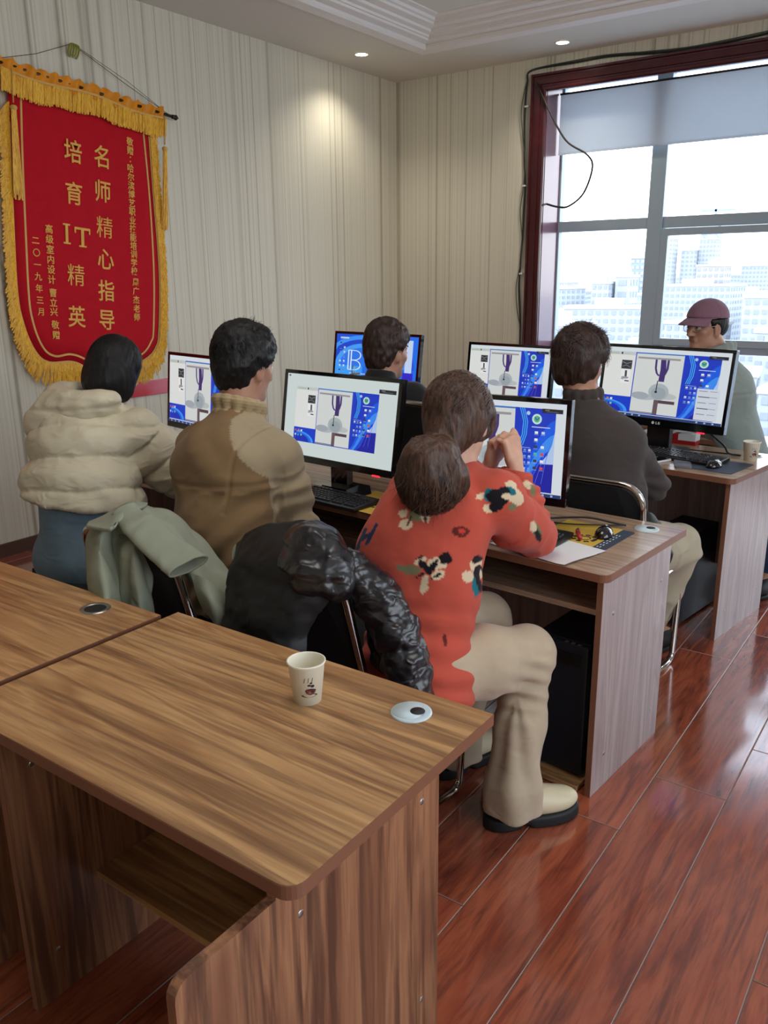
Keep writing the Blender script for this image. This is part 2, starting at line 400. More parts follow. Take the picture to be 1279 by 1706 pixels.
def sash(x0, x1, z0, z1):
    t = .055
    s = MB()
    s.box(x0, x0 + t, YG - .055, YG - .005, z0, z1, bev=.004); s.box(x1 - t, x1, YG - .055, YG - .005, z0, z1, bev=.004)
    s.box(x0 + t, x1 - t, YG - .055, YG - .005, z0, z0 + t, bev=.004); s.box(x0 + t, x1 - t, YG - .055, YG - .005, z1 - t, z1, bev=.004)
    o = s.obj('sash', M['alu'], win)
    hb = MB().tube(fillet([(x0 + 1.0, YG - .06, z0 + .03), (x0 + 1.0, YG - .12, z0 + .05), (x0 + 1.0, YG - .12, z0 + .07), (x0 + 1.14, YG - .12, z0 + .085)], .02), .007, 6)
    hb.obj('sash_handle', M['steel'], o); return o
sash(-2.215, -.93, 1.03, 1.94); sash(-.935, .35, 1.03, 1.94)
gm, nt, b = new_mat('window glass'); b.inputs['Transmission Weight'].default_value = 1; b.inputs['Roughness'].default_value = 0
b.inputs['IOR'].default_value = 1.02; b.inputs['Base Color'].default_value = (.96, .98, 1, 1); b.inputs['Specular IOR Level'].default_value = .2
M['glass'] = gm
for x0, x1, z0, z1 in ((WX0 + .018, -2.335, .17, .975), (WX0 + .018, -2.335, 1.03, 1.945), (WX0 + .018, -2.335, 2.03, WZ1 - .05), (-2.215, .35, .17, .975), (-2.16, -.985, 1.085, 1.885), (-.88, .295, 1.085, 1.885), (-2.215, .35, 2.03, WZ1 - .05),
                       (.47, WX1 - .05, .17, .975), (.47, WX1 - .05, 1.03, 1.945), (.47, WX1 - .05, 2.03, WZ1 - .05)):
    MB().add([(x0, YG - .01, z0), (x1, YG - .01, z0), (x1, YG - .01, z1), (x0, YG - .01, z1)], [(0, 1, 2, 3)]).obj('pane', M['glass'], win)
# roller blind
bl = thing('roller_blind', 'grey roller blind lowered over the top of the window', 'blind', (-.73, YW + .22, 3.003))
MB().box(-2.37, 2.36, -.001, .001, -.44, .0).obj('blind_sheet', M['blind'], bl)
MB().tube([(-2.375, .0, .006), (2.365, .0, .006)], .008, 10).obj('roller', M['cable'], bl)
MB().box(-2.37, 2.36, -.005, .005, -.455, -.44, bev=.003).obj('bottom_bar', M['blind'], bl)
# cables around the casing
def cable(name, label, pts, r, m, parent=None, n=7):
    o = MB().tube(bez(pts, n), r, 6).obj(name, m, parent)
    if label: tag(o, label, 'cable')
    return o
M['cable_green'] = mat('dark green grey cable', (70, 80, 66), .5)
random.seed(3)
pts = [(WX0 - .17 - .012 * math.sin(z * 5) - .008 * random.random(), YW - .012, z) for z in np.linspace(.15, 3.08, 16)]
pts += [(WX0 - .12, YW - .045, 3.16)] + [(x, YW - .015, 3.15 + .02 * math.sin(x * 4) + .01 * random.random()) for x in np.linspace(-2.9, 1.4, 16)]
cable('cable', 'thick black cable clipped around the outside of the dark window casing', pts, .008, M['cable'])
pts = [(p[0] - .012 + .02 * math.sin(i * 1.7), p[1] - .004, p[2] + (.012 if i > 16 else 0)) for i, p in enumerate(pts)]
cable('cable', 'thin green grey wire winding beside the thick cable round the window', pts, .004, M['cable_green'])
cable('cable', 'thin black wire hanging in a loop from the upper left window corner', [(-3.19, YW - .05, 3.06), (-3.08, YW - .05, 2.86), (-2.93, YW - .03, 2.62), (-2.75, YW - .02, 2.50), (-2.70, YW - .02, 2.40), (-2.77, YW + .0, 2.22), (-2.9, YW + .02, 2.13), (-3.0, YW + .03, 2.13), (-3.11, YW + .05, 2.16)], .008, M['cable'])
MBc = MB()
for z, wd in ((.9, 'lowest'), (1.6, 'second lowest'), (2.3, 'second highest'), (2.9, 'highest')): tag(MB().box(WX0 - .187, WX0 - .155, YW - .026, YW, z, z + .014, bev=.002).obj('cable_clip', M['white']), wd + ' of four small white cable clips left of the window casing', 'clip', 'cable clips beside the window')

# downlights
M['lamp_ring'] = mat('lamp trim ring', (220, 216, 206), .4)
def downlight(x, y, label, power=18):
    t = thing('downlight', label, 'ceiling light', (x, y, HC), 0)
    MB().lathe([(.045, -.001), (.047, -.006), (.058, -.007), (.06, -.001)], 24).obj('lamp_ring', M['lamp_ring'], t)
    MB().lathe([(.0001, -.004), (.046, -.004)], 24).obj('lamp_disc', M['lamp_on'], t)
    d = bpy.data.lights.new('downlight_lamp', 'SPOT'); d.energy = power; d.spot_size = R(130); d.spot_blend = .8; d.color = (1, .93, .80); d.shadow_soft_size = .05
    o = bpy.data.objects.new('downlight_lamp', d); C.objects.link(o); o.parent = t; o.location = (0, 0, -.03)
downlight(-4.239, 5.684, 'round lit downlight near the left wall corner')
downlight(-2.862, 6.328, 'round lit downlight above the window corner')
downlight(.3, 6.33, 'round lit downlight above the right part of the window')
# ================================================================== CITY OUTSIDE
M['b_white'] = mat('haze tinted render', (172, 175, 180), .9)  # distance haze is mixed into these city colours
M['b_win'] = mat('haze tinted window bands', (148, 152, 158), .6)
M['b_blue'] = mat('haze tinted blue glass', (140, 150, 168), .5)
M['b_roof'] = mat('haze tinted roof', (184, 180, 180), .9)
M['b_pink'] = mat('haze tinted pink render', (178, 168, 166), .9)
M['b_ground'] = mat('haze tinted ground', (176, 180, 184), 1)
ZG = -42
struct(MB().box(-1500, 900, 12, 2600, ZG - 1, ZG).obj('ground', M['b_ground']), 'city ground far below with haze painted into its colour')
def building(x, y, w, d, h, label, m='b_white', rz=0, floors=None, cols=None, group=None, cat='building', name='tower_block', cap=True):
    t = thing(name, label, cat, (x, y, ZG), rz, group)
    MB().box(-w / 2, w / 2, -d / 2, d / 2, 0, h).obj('wall', M[m], t)
    fl_ = floors or max(2, int(h / 3.2)); cn = cols or max(3, int(w / 2.6))
    mb = MB(); fh = h / fl_
    for i in range(fl_):
        for j in range(cn):
            cw = w / cn; xx = -w / 2 + cw * j
            mb.box(xx + cw * .22, xx + cw * .78, -d / 2 - .25, -d / 2 + .1, fh * i + fh * .3, fh * i + fh * .78)
    cn2 = max(2, int(d / 4)) 
    for i in range(fl_):
        for j in range(cn2):
            cw = d / cn2; yy = -d / 2 + cw * j
            mb.box(w / 2 - .1, w / 2 + .25, yy + cw * .22, yy + cw * .78, fh * i + fh * .3, fh * i + fh * .78)
    o = mb.obj('window_band', M['b_win'] if m != 'b_blue' else M['b_white'], t); tag(o, kind='stuff')
    if cap: MB().box(-w / 2 - .4, w / 2 + .4, -d / 2 - .4, d / 2 + .4, h, h + 1.2).box(-w / 6, w / 6, -d / 6, d / 6, h + 1.2, h + 4).obj('roof', M['b_roof'], t)
    return t
building(-33.2, 53, 14, 14, 62, 'tall blue grey striped facade close outside the left edge of the window', 'b_blue', 0, 18, 5)
building(-165, 500, 11, 12, 53, 'slim blue grey tower left of the window post', 'b_blue')
building(-150, 400, 8, 12, 40, 'short pale twin tower beside its dark windowed neighbour', 'b_white')
building(-141, 405, 7, 12, 43, 'narrow pale tower with dark window stack', 'b_white', 0, 8, 1)
building(-213, 700, 12, 14, 71, 'leftmost pale tower seen through the opening sash')
building(-198, 710, 10, 14, 62, 'pale tower second from the left in the sash')
building(-186, 720, 13, 14, 70, 'pale tower third from the left in the sash')
building(-206, 800, 14, 16, 80, 'tallest blue grey tower above the capped man', 'b_blue')
building(-126, 500, 15, 14, 48, 'broad pale pink tower right of the capped man', 'b_pink')
building(-158, 760, 20, 16, 50, 'wide low tower at the right edge of the window')
cr = thing('tower_crane', 'distant construction crane above the towers', 'crane', (-230, 900, ZG))
MB().box(-1, 1, -1, 1, 0, 106).obj('mast', M['b_blue'], cr); MB().box(-14, 18, -1, 1, 103, 105).obj('jib', M['b_blue'], cr)
random.seed(11)
ORD = ['', 'first', 'second', 'third', 'fourth', 'fifth', 'sixth', 'seventh', 'eighth', 'ninth', 'tenth', 'eleventh', 'twelfth', 'thirteenth', 'fourteenth']
rows_ = ['nearest', 'second', 'third', 'fourth', 'fifth', 'sixth', 'seventh', 'farthest']
for row, (y, hmin, hmax, wmin, wmax) in enumerate(((95, 16, 25, 12, 20), (135, 18, 28, 14, 24), (185, 20, 30, 16, 30), (250, 22, 34, 18, 36), (340, 22, 36, 22, 44), (470, 24, 38, 28, 50), (640, 26, 42, 30, 60), (880, 30, 44, 40, 80))):
    x = -.62 * y - 8; nth = 0
    while x < .28 * y:
        w = random.uniform(wmin, wmax); h = random.uniform(hmin, hmax)
        if not (y < 120 and x < -20):
            nth += 1; tone = random.choice(['b_white', 'b_white', 'b_pink', 'b_white'])
            building(x + w / 2, y + random.uniform(-8, 8), w, w * .6, h, '%s low city block, %s from the left in the %s row' % ('pinkish' if tone == 'b_pink' else 'whitish', ORD[nth], rows_[row]), tone, random.uniform(-.3, .3), max(4, int(h / 3.0)), max(4, int(w / 2.8)), 'low city blocks below the window', name='city_block')
        x += w * random.uniform(1.1, 1.6)
# ================================================================== DESKS
M['cover'] = mat('pale blue grey plastic', (196, 212, 218), .4)
def grommet(parent, x, y, closed=False):
    g = MB(); g.lathe([(.028, -.004), (.028, .0), (.03, .0025), (.038, .0025), (.04, 0)], 28)
    if not closed: g.obj('cable_grommet', M['steel'], parent, loc=(x, y, .75)); MB().lathe([(.0001, -.0), (.0285, -.0)], 20).obj('grommet_hole', M['black_matt'], parent, loc=(x, y, .7506))
    else:
        o = MB().lathe([(.0001, .003), (.037, .003), (.041, .0022), (.0415, 0)], 30).obj('cable_grommet', M['cover'], parent, loc=(x, y, .75)); o['label'] = 'white plastic cover with a small off centre hole'
        MB().lathe([(.0001, .0058), (.030, .0058), (.031, .003)], 30, T=Matrix.Translation((-.006, -.004, 0))).obj('grommet_lid', M['cover'], o)
        MB().lathe([(.0001, .0066), (.0145, .0066), (.015, .0058)], 20, T=Matrix.Translation((.013, .003, 0))).obj('grommet_hole', M['black_matt'], o)
def desk(label, x0, x1, y0, y1, rz=0, pale=False, inset=.078, fr_in=.03, right_ext=None, grom=(), group=None, shelf=True, closed=None, panel_back=.078, r=.03, key_shelf=True):
    w, d = x1 - x0, y1 - y0
    # origin: floor point under the front right corner
    t = thing('desk', label, 'desk', (x1, y0, 0), rz, group)
    tm, pm = (M['wood_top_sheen'], M['wood_panel_sheen']) if pale else (M['wood_top'], M['wood_panel'])
    H = .75
    mb = MB(); mb.prism(rrect(-w, 0, 0, d, r, 6, (1, 1, 0, 0)), H - .025, H - .0012, 1); mb.prism(rrect(-w + .0012, -.0012, .0012, d - .0012, r, 6, (1, 1, 0, 0)), H - .0012, H, 0)
    # side faces use the edge band
    o = mb.obj('desktop', [tm, M['wood_edge']], t)
    def side(x, ext=None):
        if ext is None: poly = [(fr_in, .0), (d - panel_back, .0), (d - panel_back, H - .026), (fr_in, H - .026)]
        else: poly = [(-ext, .0), (d - panel_back, 0), (d - panel_back, H - .026), (.045, H - .026), (.045, .665), (-ext + .025, .665)] + [(-ext + .025 - .025 * math.sin(a), .64 + .025 * math.cos(a)) for a in (.4, .8, 1.2, 1.57)]
        T = Matrix(((0, 0, 1, x), (1, 0, 0, 0), (0, 1, 0, 0), (0, 0, 0, 1)))
        p = MB().prism(poly, 0, .018, 0, T=T)
        ed = MB()
        q = p.obj('side_panel', pm, t)
        if ext is None:
            MB().box(x - .0005, x + .0185, fr_in - .0015, fr_in + .0005, 0, H - .027).obj('edge_band', M['wood_edge'], q)
        for zz in (.12, .60):
            for yy in (.10, d - .14):
                MB().lathe([(.0001, .0), (.006, .0), (.007, -.001)], 10, T=Matrix(((0, 0, 1, x + .019), (1, 0, 0, yy), (0, 1, 0, zz), (0, 0, 0, 1)))).obj('screw_cap', M['steel'], q)
        return q
    side(-inset - .018, right_ext); side(-w + inset)
    MB().box(-w + inset + .018, -inset - .018, d - .20, d - .182, .22, H - .026).obj('modesty_panel', pm, t)
    if shelf: MB().box(-w + inset + .018, -inset - .018, d - .38, d - .20, .235, .253).obj('shelf', tm, t)
    if key_shelf:
        MB().box(-w + inset + .018, -inset - .018, .05, .40, .60, .618).obj('keyboard_shelf', tm, t)
    for gx, gy in grom: grommet(t, gx, gy)
    if closed: grommet(t, closed[0], closed[1], True)
    return t
# row 1, nearest the camera (empty)
near = desk('wooden desk nearest the camera with a paper cup on it', -1.60, -.675, .71, 1.308, closed=(-.138, .511), right_ext=.155, fr_in=.035, key_shelf=False)
left = desk('wooden desk at the left edge with an open cable hole', -2.545, -1.622, .672, 1.270, grom=((-.177, .528),), fr_in=.05, key_shelf=False)
# row 2
RZ2 = R(-5)
d2 = desk('desk with painted sheen where the woman in the red sweater sits', -1.70, -.775, 2.178, 2.778, RZ2, True, grom=(), closed=(-.105, .515), inset=.018, fr_in=.02, shelf=False)
d3 = desk('desk in front of the man in the tan jacket', -2.63, -1.705, 2.325, 2.925, RZ2, True, inset=.018, fr_in=.02, shelf=False)
d4 = desk('desk at the far left of the second row beyond the tan jacket', -3.56, -2.635, 2.42, 3.02, RZ2, True, inset=.018, fr_in=.02, shelf=False)
# row 3
RZ3 = R(-9)
d5 = desk('desk with painted sheen in the third row beneath the large monitor on the right', -1.69, -.765, 3.60, 4.22, RZ3, True, grom=((-.12, .53),), inset=.018, fr_in=.02, shelf=False, key_shelf=False)
d6 = desk('desk in the third row beneath the partly hidden middle monitor', -2.625, -1.70, 3.76, 4.36, RZ3, True, inset=.018, fr_in=.02, shelf=False)
d7 = desk('desk in the third row beneath the bright blue monitor', -3.55, -2.63, 3.90, 4.50, RZ3, True, inset=.018, fr_in=.02, shelf=False)
# desk behind, beside the man in the cap
d8 = desk('white topped desk beside the man in the cap', -1.95, -.995, 4.44, 4.945, 0, True, inset=.018, fr_in=.02, shelf=False, key_shelf=False)

# ================================================================== CHAIRS
def chair(label, x, y, rz, z=0, group=None, recline=.10, top=.88, backless=False):
    """black chair on a chrome cantilever tube; origin at the floor under the seat centre"""
    t = thing('cantilever_chair', label, 'chair', (x, y, z), rz, group)
    w = .215
    half = lambda s: [(s * w, -.20 - recline, top), (s * w, -.20, .50), (s * w, -.19, .445), (s * w, .21, .445), (s * (w + .0), .24, .40), (s * w, .215, .03), (s * w, .19, .013), (s * w, -.26, .013)]
    L = half(-1); Rr = half(1)
    pts = [Vector((0, -.20 - recline - .002, top))]
    back = fillet([Vector((-w, -.20, .50)), Vector((-w, -.20 - recline, top)), Vector((w, -.20 - recline, top)), Vector((w, -.20, .50))], .09, 8)
    path = [Vector(p) for p in reversed(L[1:])]
    path = fillet([Vector(p) for p in reversed(L[1:])], .05, 5)[:-1] + back + fillet([Vector(p) for p in Rr[1:]], .05, 5)[1:]
    if backless: path = fillet([Vector(p) for p in reversed(L[2:])], .05, 5) + fillet([Vector(p) for p in Rr[2:]], .05, 5)
    MB().tube(path, .0115, 10).obj('tube_frame', M['chrome'], t)
    MB().tube([(-w, -.26, .013), (w, -.26, .013)], .0115, 10).obj('floor_bar', M['chrome'], t)
    # back panel
    bm = MB(); pl = []
    n = 8; v = []; f = []
    ol = rrect(-w + .012, w - .012, .52, top - .012, .08, 7)
    for side_, off in ((0, 0), (1, .02)):
        for (a, b) in ol:
            tt = (b - .50) / (top - .50); yy = -.20 - recline * tt - .028 * (1 - (a / w) ** 2)
            v.append((a, yy + off, b))
    k = len(ol)
    f = [tuple(range(k)), tuple(range(2 * k - 1, k - 1, -1))] + [(i, k + i, k + (i + 1) % k, (i + 1) % k) for i in range(k)]
    if not backless: bm.add(v, f).obj('backrest', M['mesh'], t)
    MB().box(-w + .0, w - .0, -.20, .225, .45, .495, bev=.018).obj('seat', M['mesh'], t)
    return t
ch1 = chair('chair of the woman in red, black puffer jacket thrown over its back', -1.385, 1.81, R(-6))
ch2 = chair('chair of the man in tan, grey green coat over its back', -1.90, 1.69, R(-3))
ch3 = chair('backless seat under the woman in the cream puffer jacket', -2.68, 1.84, R(-12), backless=True)
ch5 = chair('chrome framed chair of the man in the dark turtleneck', -1.10, 3.10, R(-3), top=.86, recline=.06)
ch4 = chair('chair of the man in black in front of the blue monitor', -1.98, 3.27, R(-8), top=1.06)
ch6 = chair('dark chair of the man in the cap by the window', -.80, 4.73, R(78), top=.97)

# ================================================================== COMPUTERS
class Canvas:
    """paints flat polygons, each a hair in front of the last, as one screen mesh with its own colours"""
    def __init__(s, w, h): s.w = w; s.h = h; s.v = []; s.f = []; s.c = []; s.k = 0
    def poly(s, pts, col, rect=None):
        s.k += 1; y = -.00006 * s.k; b = len(s.v)
        if rect: x0, y0, x1, y1 = rect; pts = [(x0 + (x1 - x0) * px, y0 + (y1 - y0) * py) for px, py in pts]
        pts = [(min(1, max(0, px)), min(1, max(0, py))) for px, py in pts]
        s.v += [((px - .5) * s.w, y, (1 - py) * s.h) for px, py in pts]; s.f.append(tuple(range(b, b + len(pts)))); s.c.append(lin(col))
    def rect(s, x0, y0, x1, y1, col, rect=None): s.poly([(x0, y1), (x1, y1), (x1, y0), (x0, y0)], col, rect)
    def disc(s, x, y, r, col, rect=None, ry=None, n=18):
        ry = r if ry is None else ry; s.poly([(x + r * math.cos(a), y - ry * math.sin(a)) for a in [2 * PI * i / n for i in range(n)]], col, rect)
    def stroke(s, pts, wd, col, rect=None):
        """ribbon along a polyline, width in the same units"""
        for i in range(len(pts) - 1):
            (a, b), (c, d) = pts[i], pts[i + 1]; L = math.hypot(c - a, d - b) or 1; nx, ny = -(d - b) / L * wd / 2, (c - a) / L * wd / 2
            q = [(a + nx, b + ny), (c + nx, d + ny), (c - nx, d - ny), (a - nx, b - ny)]
            s.k -= 1 if i else 0
            s.poly(q if (q[1][0] - q[0][0]) * (q[2][1] - q[1][1]) - (q[1][1] - q[0][1]) * (q[2][0] - q[1][0]) < 0 else q[::-1], col, rect)
    def obj(s, name, m, parent, **k):
        me = bpy.data.meshes.new(name); me.from_pydata(s.v, [], s.f)
        a = me.color_attributes.new('Col', 'FLOAT_COLOR', 'CORNER'); buf = []
        for f, c in zip(s.f, s.c): buf += [c[0], c[1], c[2], 1.0] * len(f)
        a.data.foreach_set('color', buf); return link(name, me, m, parent, **k)
sm, nt, b = new_mat('lit screen'); at = N(nt, 'ShaderNodeVertexColor'); at.layer_name = 'Col'
b.inputs['Base Color'].default_value = (.01, .01, .01, 1); b.inputs['Roughness'].default_value = .45
nt.links.new(at.outputs[0], b.inputs['Emission Color']); b.inputs['Emission Strength'].default_value = .60
M['screen'] = sm
random.seed(5)
def icon_cols(cv, rect, rows, x0, dx, y0, dy, n, cols, rnd, s=(.024, .03)):
    for i in range(rows):
        for j in range(n):
            if rnd.random() < .12: continue
            x = x0 + dx * j; y = y0 + dy * i; c = rnd.choice(cols); cv.rect(x, y, x + s[0], y + s[1], c, rect)
            cv.rect(x - .004, y + s[1] + .008, x + s[0] + .004, y + s[1] + .013, (150, 170, 215), rect)
def shared(cv, x0, y0, x1, y1, popup=False):
    r = (x0, y0, x1, y1); rnd = random.Random(4)
    cv.rect(0, 0, 1, 1, (28, 58, 190), r)
    # blue swirl wallpaper
    for i, c in enumerate(((24, 92, 226), (60, 140, 240), (20, 70, 210), (36, 40, 168), (24, 30, 140))):
        pts = []; a = .98 - .06 * i
        out = [(.70 + .30 * t, (1.02 - (.9 - .1 * i) * math.sin(t * 1.5) ** 1.3)) for t in [k / 10 for k in range(11)]]
        cv.poly([(.70, 1)] + [(px, max(0, min(1, py + .07 * i))) for px, py in out][0:] + [(1, 1)], c, r)
    cv.poly([(1, .26), (.985, .42), (.955, .54), (.92, .62), (.90, .66), (1, .65)][::-1], (176, 200, 236), r)
    cv.poly([(.90, .665), (.95, .655), (1, .652), (1, 1), (.80, 1), (.86, .78)][::-1], (34, 36, 160), r)
    for i in range(5): cv.stroke([(.72 + .05 * i, .98 - .02 * i), (.80 + .035 * i, .86 - .05 * i), (.85 + .03 * i, .70 - .07 * i)], .004, (70, 110, 235), r)
    for q in (.735, .75, .765): cv.stroke([(q, .0), (q + .03, .16), (q + .025, .32), (q, .45)], .007, (70, 170, 250), r)
    # pale window on the left
    cv.rect(0, 0, .275, .74, (222, 224, 222), r); cv.rect(0, 0, .275, .055, (196, 200, 200), r); cv.rect(.02, .02, .12, .045, (170, 190, 170), r); cv.rect(.14, .012, .155, .045, (40, 40, 44), r); cv.rect(.17, .02, .22, .045, (180, 200, 190), r)
    cv.rect(.155, .14, .25, .285, (52, 56, 60), r); cv.stroke([(.16, .17), (.20, .2), (.245, .17)], .012, (120, 124, 126), r); cv.stroke([(.165, .25), (.2, .22), (.24, .26)], .012, (110, 112, 116), r)
    cv.rect(.16, .30, .245, .52, (232, 232, 232), r); cv.stroke([(.203, .31), (.206, .42)], .02, (70, 74, 84), r); cv.disc(.20, .43, .035, (150, 152, 158), r, .02); cv.stroke([(.2, .48), (.24, .485)], .02, (60, 62, 70), r); cv.stroke([(.165, .45), (.19, .46)], .012, (130, 134, 140), r)
    # lower left piece of wallpaper
    cv.rect(0, .74, .275, .995, (22, 62, 200), r)
    for rr, c in ((.22, (60, 150, 240)), (.19, (30, 100, 226)), (.16, (24, 50, 180))): cv.poly([(.02, .99)] + [(.04 + rr * math.sin(a), .99 - rr * .85 * math.cos(a)) for a in [k * PI / 2 / 8 for k in range(9)]], c, r)
    for (px, py, c) in ((.015, .78, (190, 90, 90)), (.055, .78, (200, 130, 80)), (.09, .78, (220, 220, 230)), (.015, .86, (190, 200, 220)), (.05, .865, (80, 150, 230)), (.09, .86, (120, 190, 160))): cv.rect(px, py, px + .02, py + .035, c, r)
    # middle window: 3D drawing
    cv.rect(.285, .0, .70, .985, (206, 212, 212), r); cv.rect(.285, 0, .70, .022, (60, 120, 190), r)
    cv.poly([(.285, .985), (.70, .985), (.70, .02), (.285, .02)], (210, 214, 212), r)
    cv.rect(.30, .07, .67, .10, (150, 146, 152), r)
    for i, (a, b, rx, ry, c) in enumerate(((.40, .72, .10, .05, (176, 182, 186)), (.36, .70, .08, .06, (160, 168, 176)), (.60, .68, .08, .05, (184, 188, 190)), (.52, .62, .09, .14, (168, 178, 182)), (.52, .64, .065, .10, (152, 164, 170)))): cv.disc(a, b, rx, c, r, ry)
    cv.stroke([(.465, .10), (.468, .24), (.482, .32), (.505, .36)], .018, (70, 56, 118), r); cv.stroke([(.57, .10), (.57, .24), (.555, .32), (.535, .38)], .02, (70, 56, 118), r)
    cv.poly([(.505, .10), (.55, .10), (.56, .26), (.555, .45), (.505, .45), (.51, .26)][::-1], (66, 48, 110), r)
    cv.stroke([(.50, .44), (.497, .62)], .008, (40, 36, 66), r); cv.disc(.497, .62, .012, (36, 32, 56), r, .018)
    cv.rect(.50, .75, .67, .80, (84, 66, 78), r); cv.rect(.49, .75, .53, .985, (104, 84, 92), r); cv.rect(.285, .965, .50, .98, (90, 96, 100), r)
    # logo disc on the wallpaper and rows of icons
    cv.disc(.865, .125, .036, (196, 224, 220), r, .062); cv.disc(.865, .125, .022, (84, 180, 110), r, .04); cv.stroke([(.85, .10), (.865, .14), (.885, .10)], .008, (40, 90, 180), r); cv.disc(.80, .06, .014, (170, 200, 240), r, .024)
    cv.rect(.83, .215, .965, .225, (200, 210, 235), r)
    icon_cols(cv, r, 6, .855, .05, .27, .085, 2, [(232, 236, 240), (210, 80, 84), (60, 60, 70), (200, 210, 230), (90, 180, 170)], rnd)
    icon_cols(cv, r, 4, .745, .035, .49, .075, 3, [(170, 190, 235), (210, 220, 245), (110, 150, 220)], rnd, (.018, .026)); cv.rect(.74, .47, .83, .475, (170, 190, 230), r)
    if popup:
        cv.rect(.845, .50, 1.03, .99, (206, 212, 222), r)
        for i in range(5): cv.rect(.86, .53 + .09 * i, .93 + .02 * (i % 2), .545 + .09 * i, (96, 100, 120) if i % 2 else (150, 154, 170), r); cv.rect(.95, .53 + .09 * i, 1.01, .54 + .09 * i, (150, 154, 170), r)
def tooltip(cv, x, y): cv.rect(x, y, x + .14, y + .045, (38, 40, 48)); cv.rect(x + .02, y + .012, x + .05, y + .018, (150, 150, 160)); cv.rect(x + .03, y + .028, x + .11, y + .033, (110, 112, 120))
def monitor(label, x, y, zb, w, h, yaw, tilt, paint, base='v', logo=None, led=None, name='monitor', stand_fwd=0, rim=.016, chin=.028, gl='gloss_black'):
    """flat monitor; x,y,zb = bottom centre of the panel front"""
    t = thing(name, label, 'monitor', (x, y, .75), R(yaw))
    Tm = Matrix.Translation((0, 0, zb - .75)) @ Matrix.Rotation(-R(tilt), 4, 'X')
    cas = MB(); cas.box(-w / 2, w / 2, .0, .028, 0, h, bev=.004, T=Tm); cas.box(-w * .30, w * .30, .02, .055, h * .2, h * .75, bev=.012, T=Tm)
    o = cas.obj('casing', M[gl], t)
    # raised rim round the screen
    fr_ = MB(); e = -.004
    fr_.box(-w / 2, w / 2, e, .004, 0, chin, bev=.002, T=Tm); fr_.box(-w / 2, w / 2, e, .004, h - rim, h, bev=.002, T=Tm)
    fr_.box(-w / 2, -w / 2 + rim, e, .004, chin, h - rim, T=Tm); fr_.box(w / 2 - rim, w / 2, e, .004, chin, h - rim, T=Tm)
    fr_.obj('bezel', M['gloss_black'], t)
    cv = Canvas(w - 2 * rim, h - rim - chin); paint(cv)
    s = cv.obj('screen', M['screen'], t); s.matrix_parent_inverse = Matrix(); s.matrix_basis = Tm @ Matrix.Translation((0, -.0006, chin))
    zc = zb - .75
    if base == 'v':
        MB().prism([(-.045, .03), (.045, .03), (.035, .075), (-.035, .075)], .012, zc + h * .4).obj('neck', M['gloss_black'], t)
        MB().prism([(-.145, -.02), (-.03, -.07), (.03, -.07), (.145, -.02), (.15, .06), (.06, .15), (-.06, .15), (-.15, .06)], 0, .006).prism([(-.07, .0), (.07, .0), (.05, .1), (-.05, .1)], .006, .018).obj('base', M['gloss_black'], t)
    else:
        MB().prism([(-.06, .03), (.06, .03), (.05, .08), (-.05, .08)], .012, zc + h * .4).obj('neck', M['black'], t)
        MB().prism(rrect(-.13, .13, -.06, .15, .05), 0, .012).obj('base', M['black'], t)
    if led: 
        q = MB().box(w * led - .018, w * led + .018, -.006, .002, -.004, .002, T=Tm).obj('power_light', M['led_red'], t)
    if logo:
        q = MB(); q.lathe([(.0001, 0), (.007, 0), (.007, .001), (.0052, .001), (.0052, 0)], 20, T=Tm @ Matrix.Translation((-.015, -.0052, chin * .5)) @ Matrix.Rotation(R(90), 4, 'X'))
        x0 = 0
        for a in ((0, .002, -.006, .006), (.0, .008, -.006, -.004), (.012, .014, -.006, .006), (.012, .021, .004, .006), (.012, .021, -.006, -.004), (.019, .021, -.006, 0), (.016, .021, -.001, .001)):
            q.box(a[0], a[1], -.0062, -.004, chin * .5 + a[2], chin * .5 + a[3], T=Tm)
        l = q.obj('maker_mark', M['white'], t); l['label'] = 'round silver emblem and two letters on the bezel'
    return t, Tm
M['led_red'] = mat('red standby light', (230, 30, 50), .4, emit=1.6)
def p_mon2(cv):
    cv.rect(0, 0, 1, 1, (204, 216, 214)); cv.rect(.012, .015, .03, .035, (90, 96, 104)); shared(cv, .10, .15, .845, .835); tooltip(cv, .85, .09)
def p_full(cv, popup=False, x0=.0, x1=.93):
    cv.rect(0, 0, 1, 1, (214, 222, 228)); shared(cv, x0, .06, x1, .955, popup); cv.rect(0, .962, 1, 1, (40, 60, 110)); tooltip(cv, .84, .055)
    for i in range(9): cv.rect(.05 + .06 * i + (.4 if i > 5 else 0), .97, .065 + .06 * i + (.4 if i > 5 else 0), .992, (150, 180, 220))
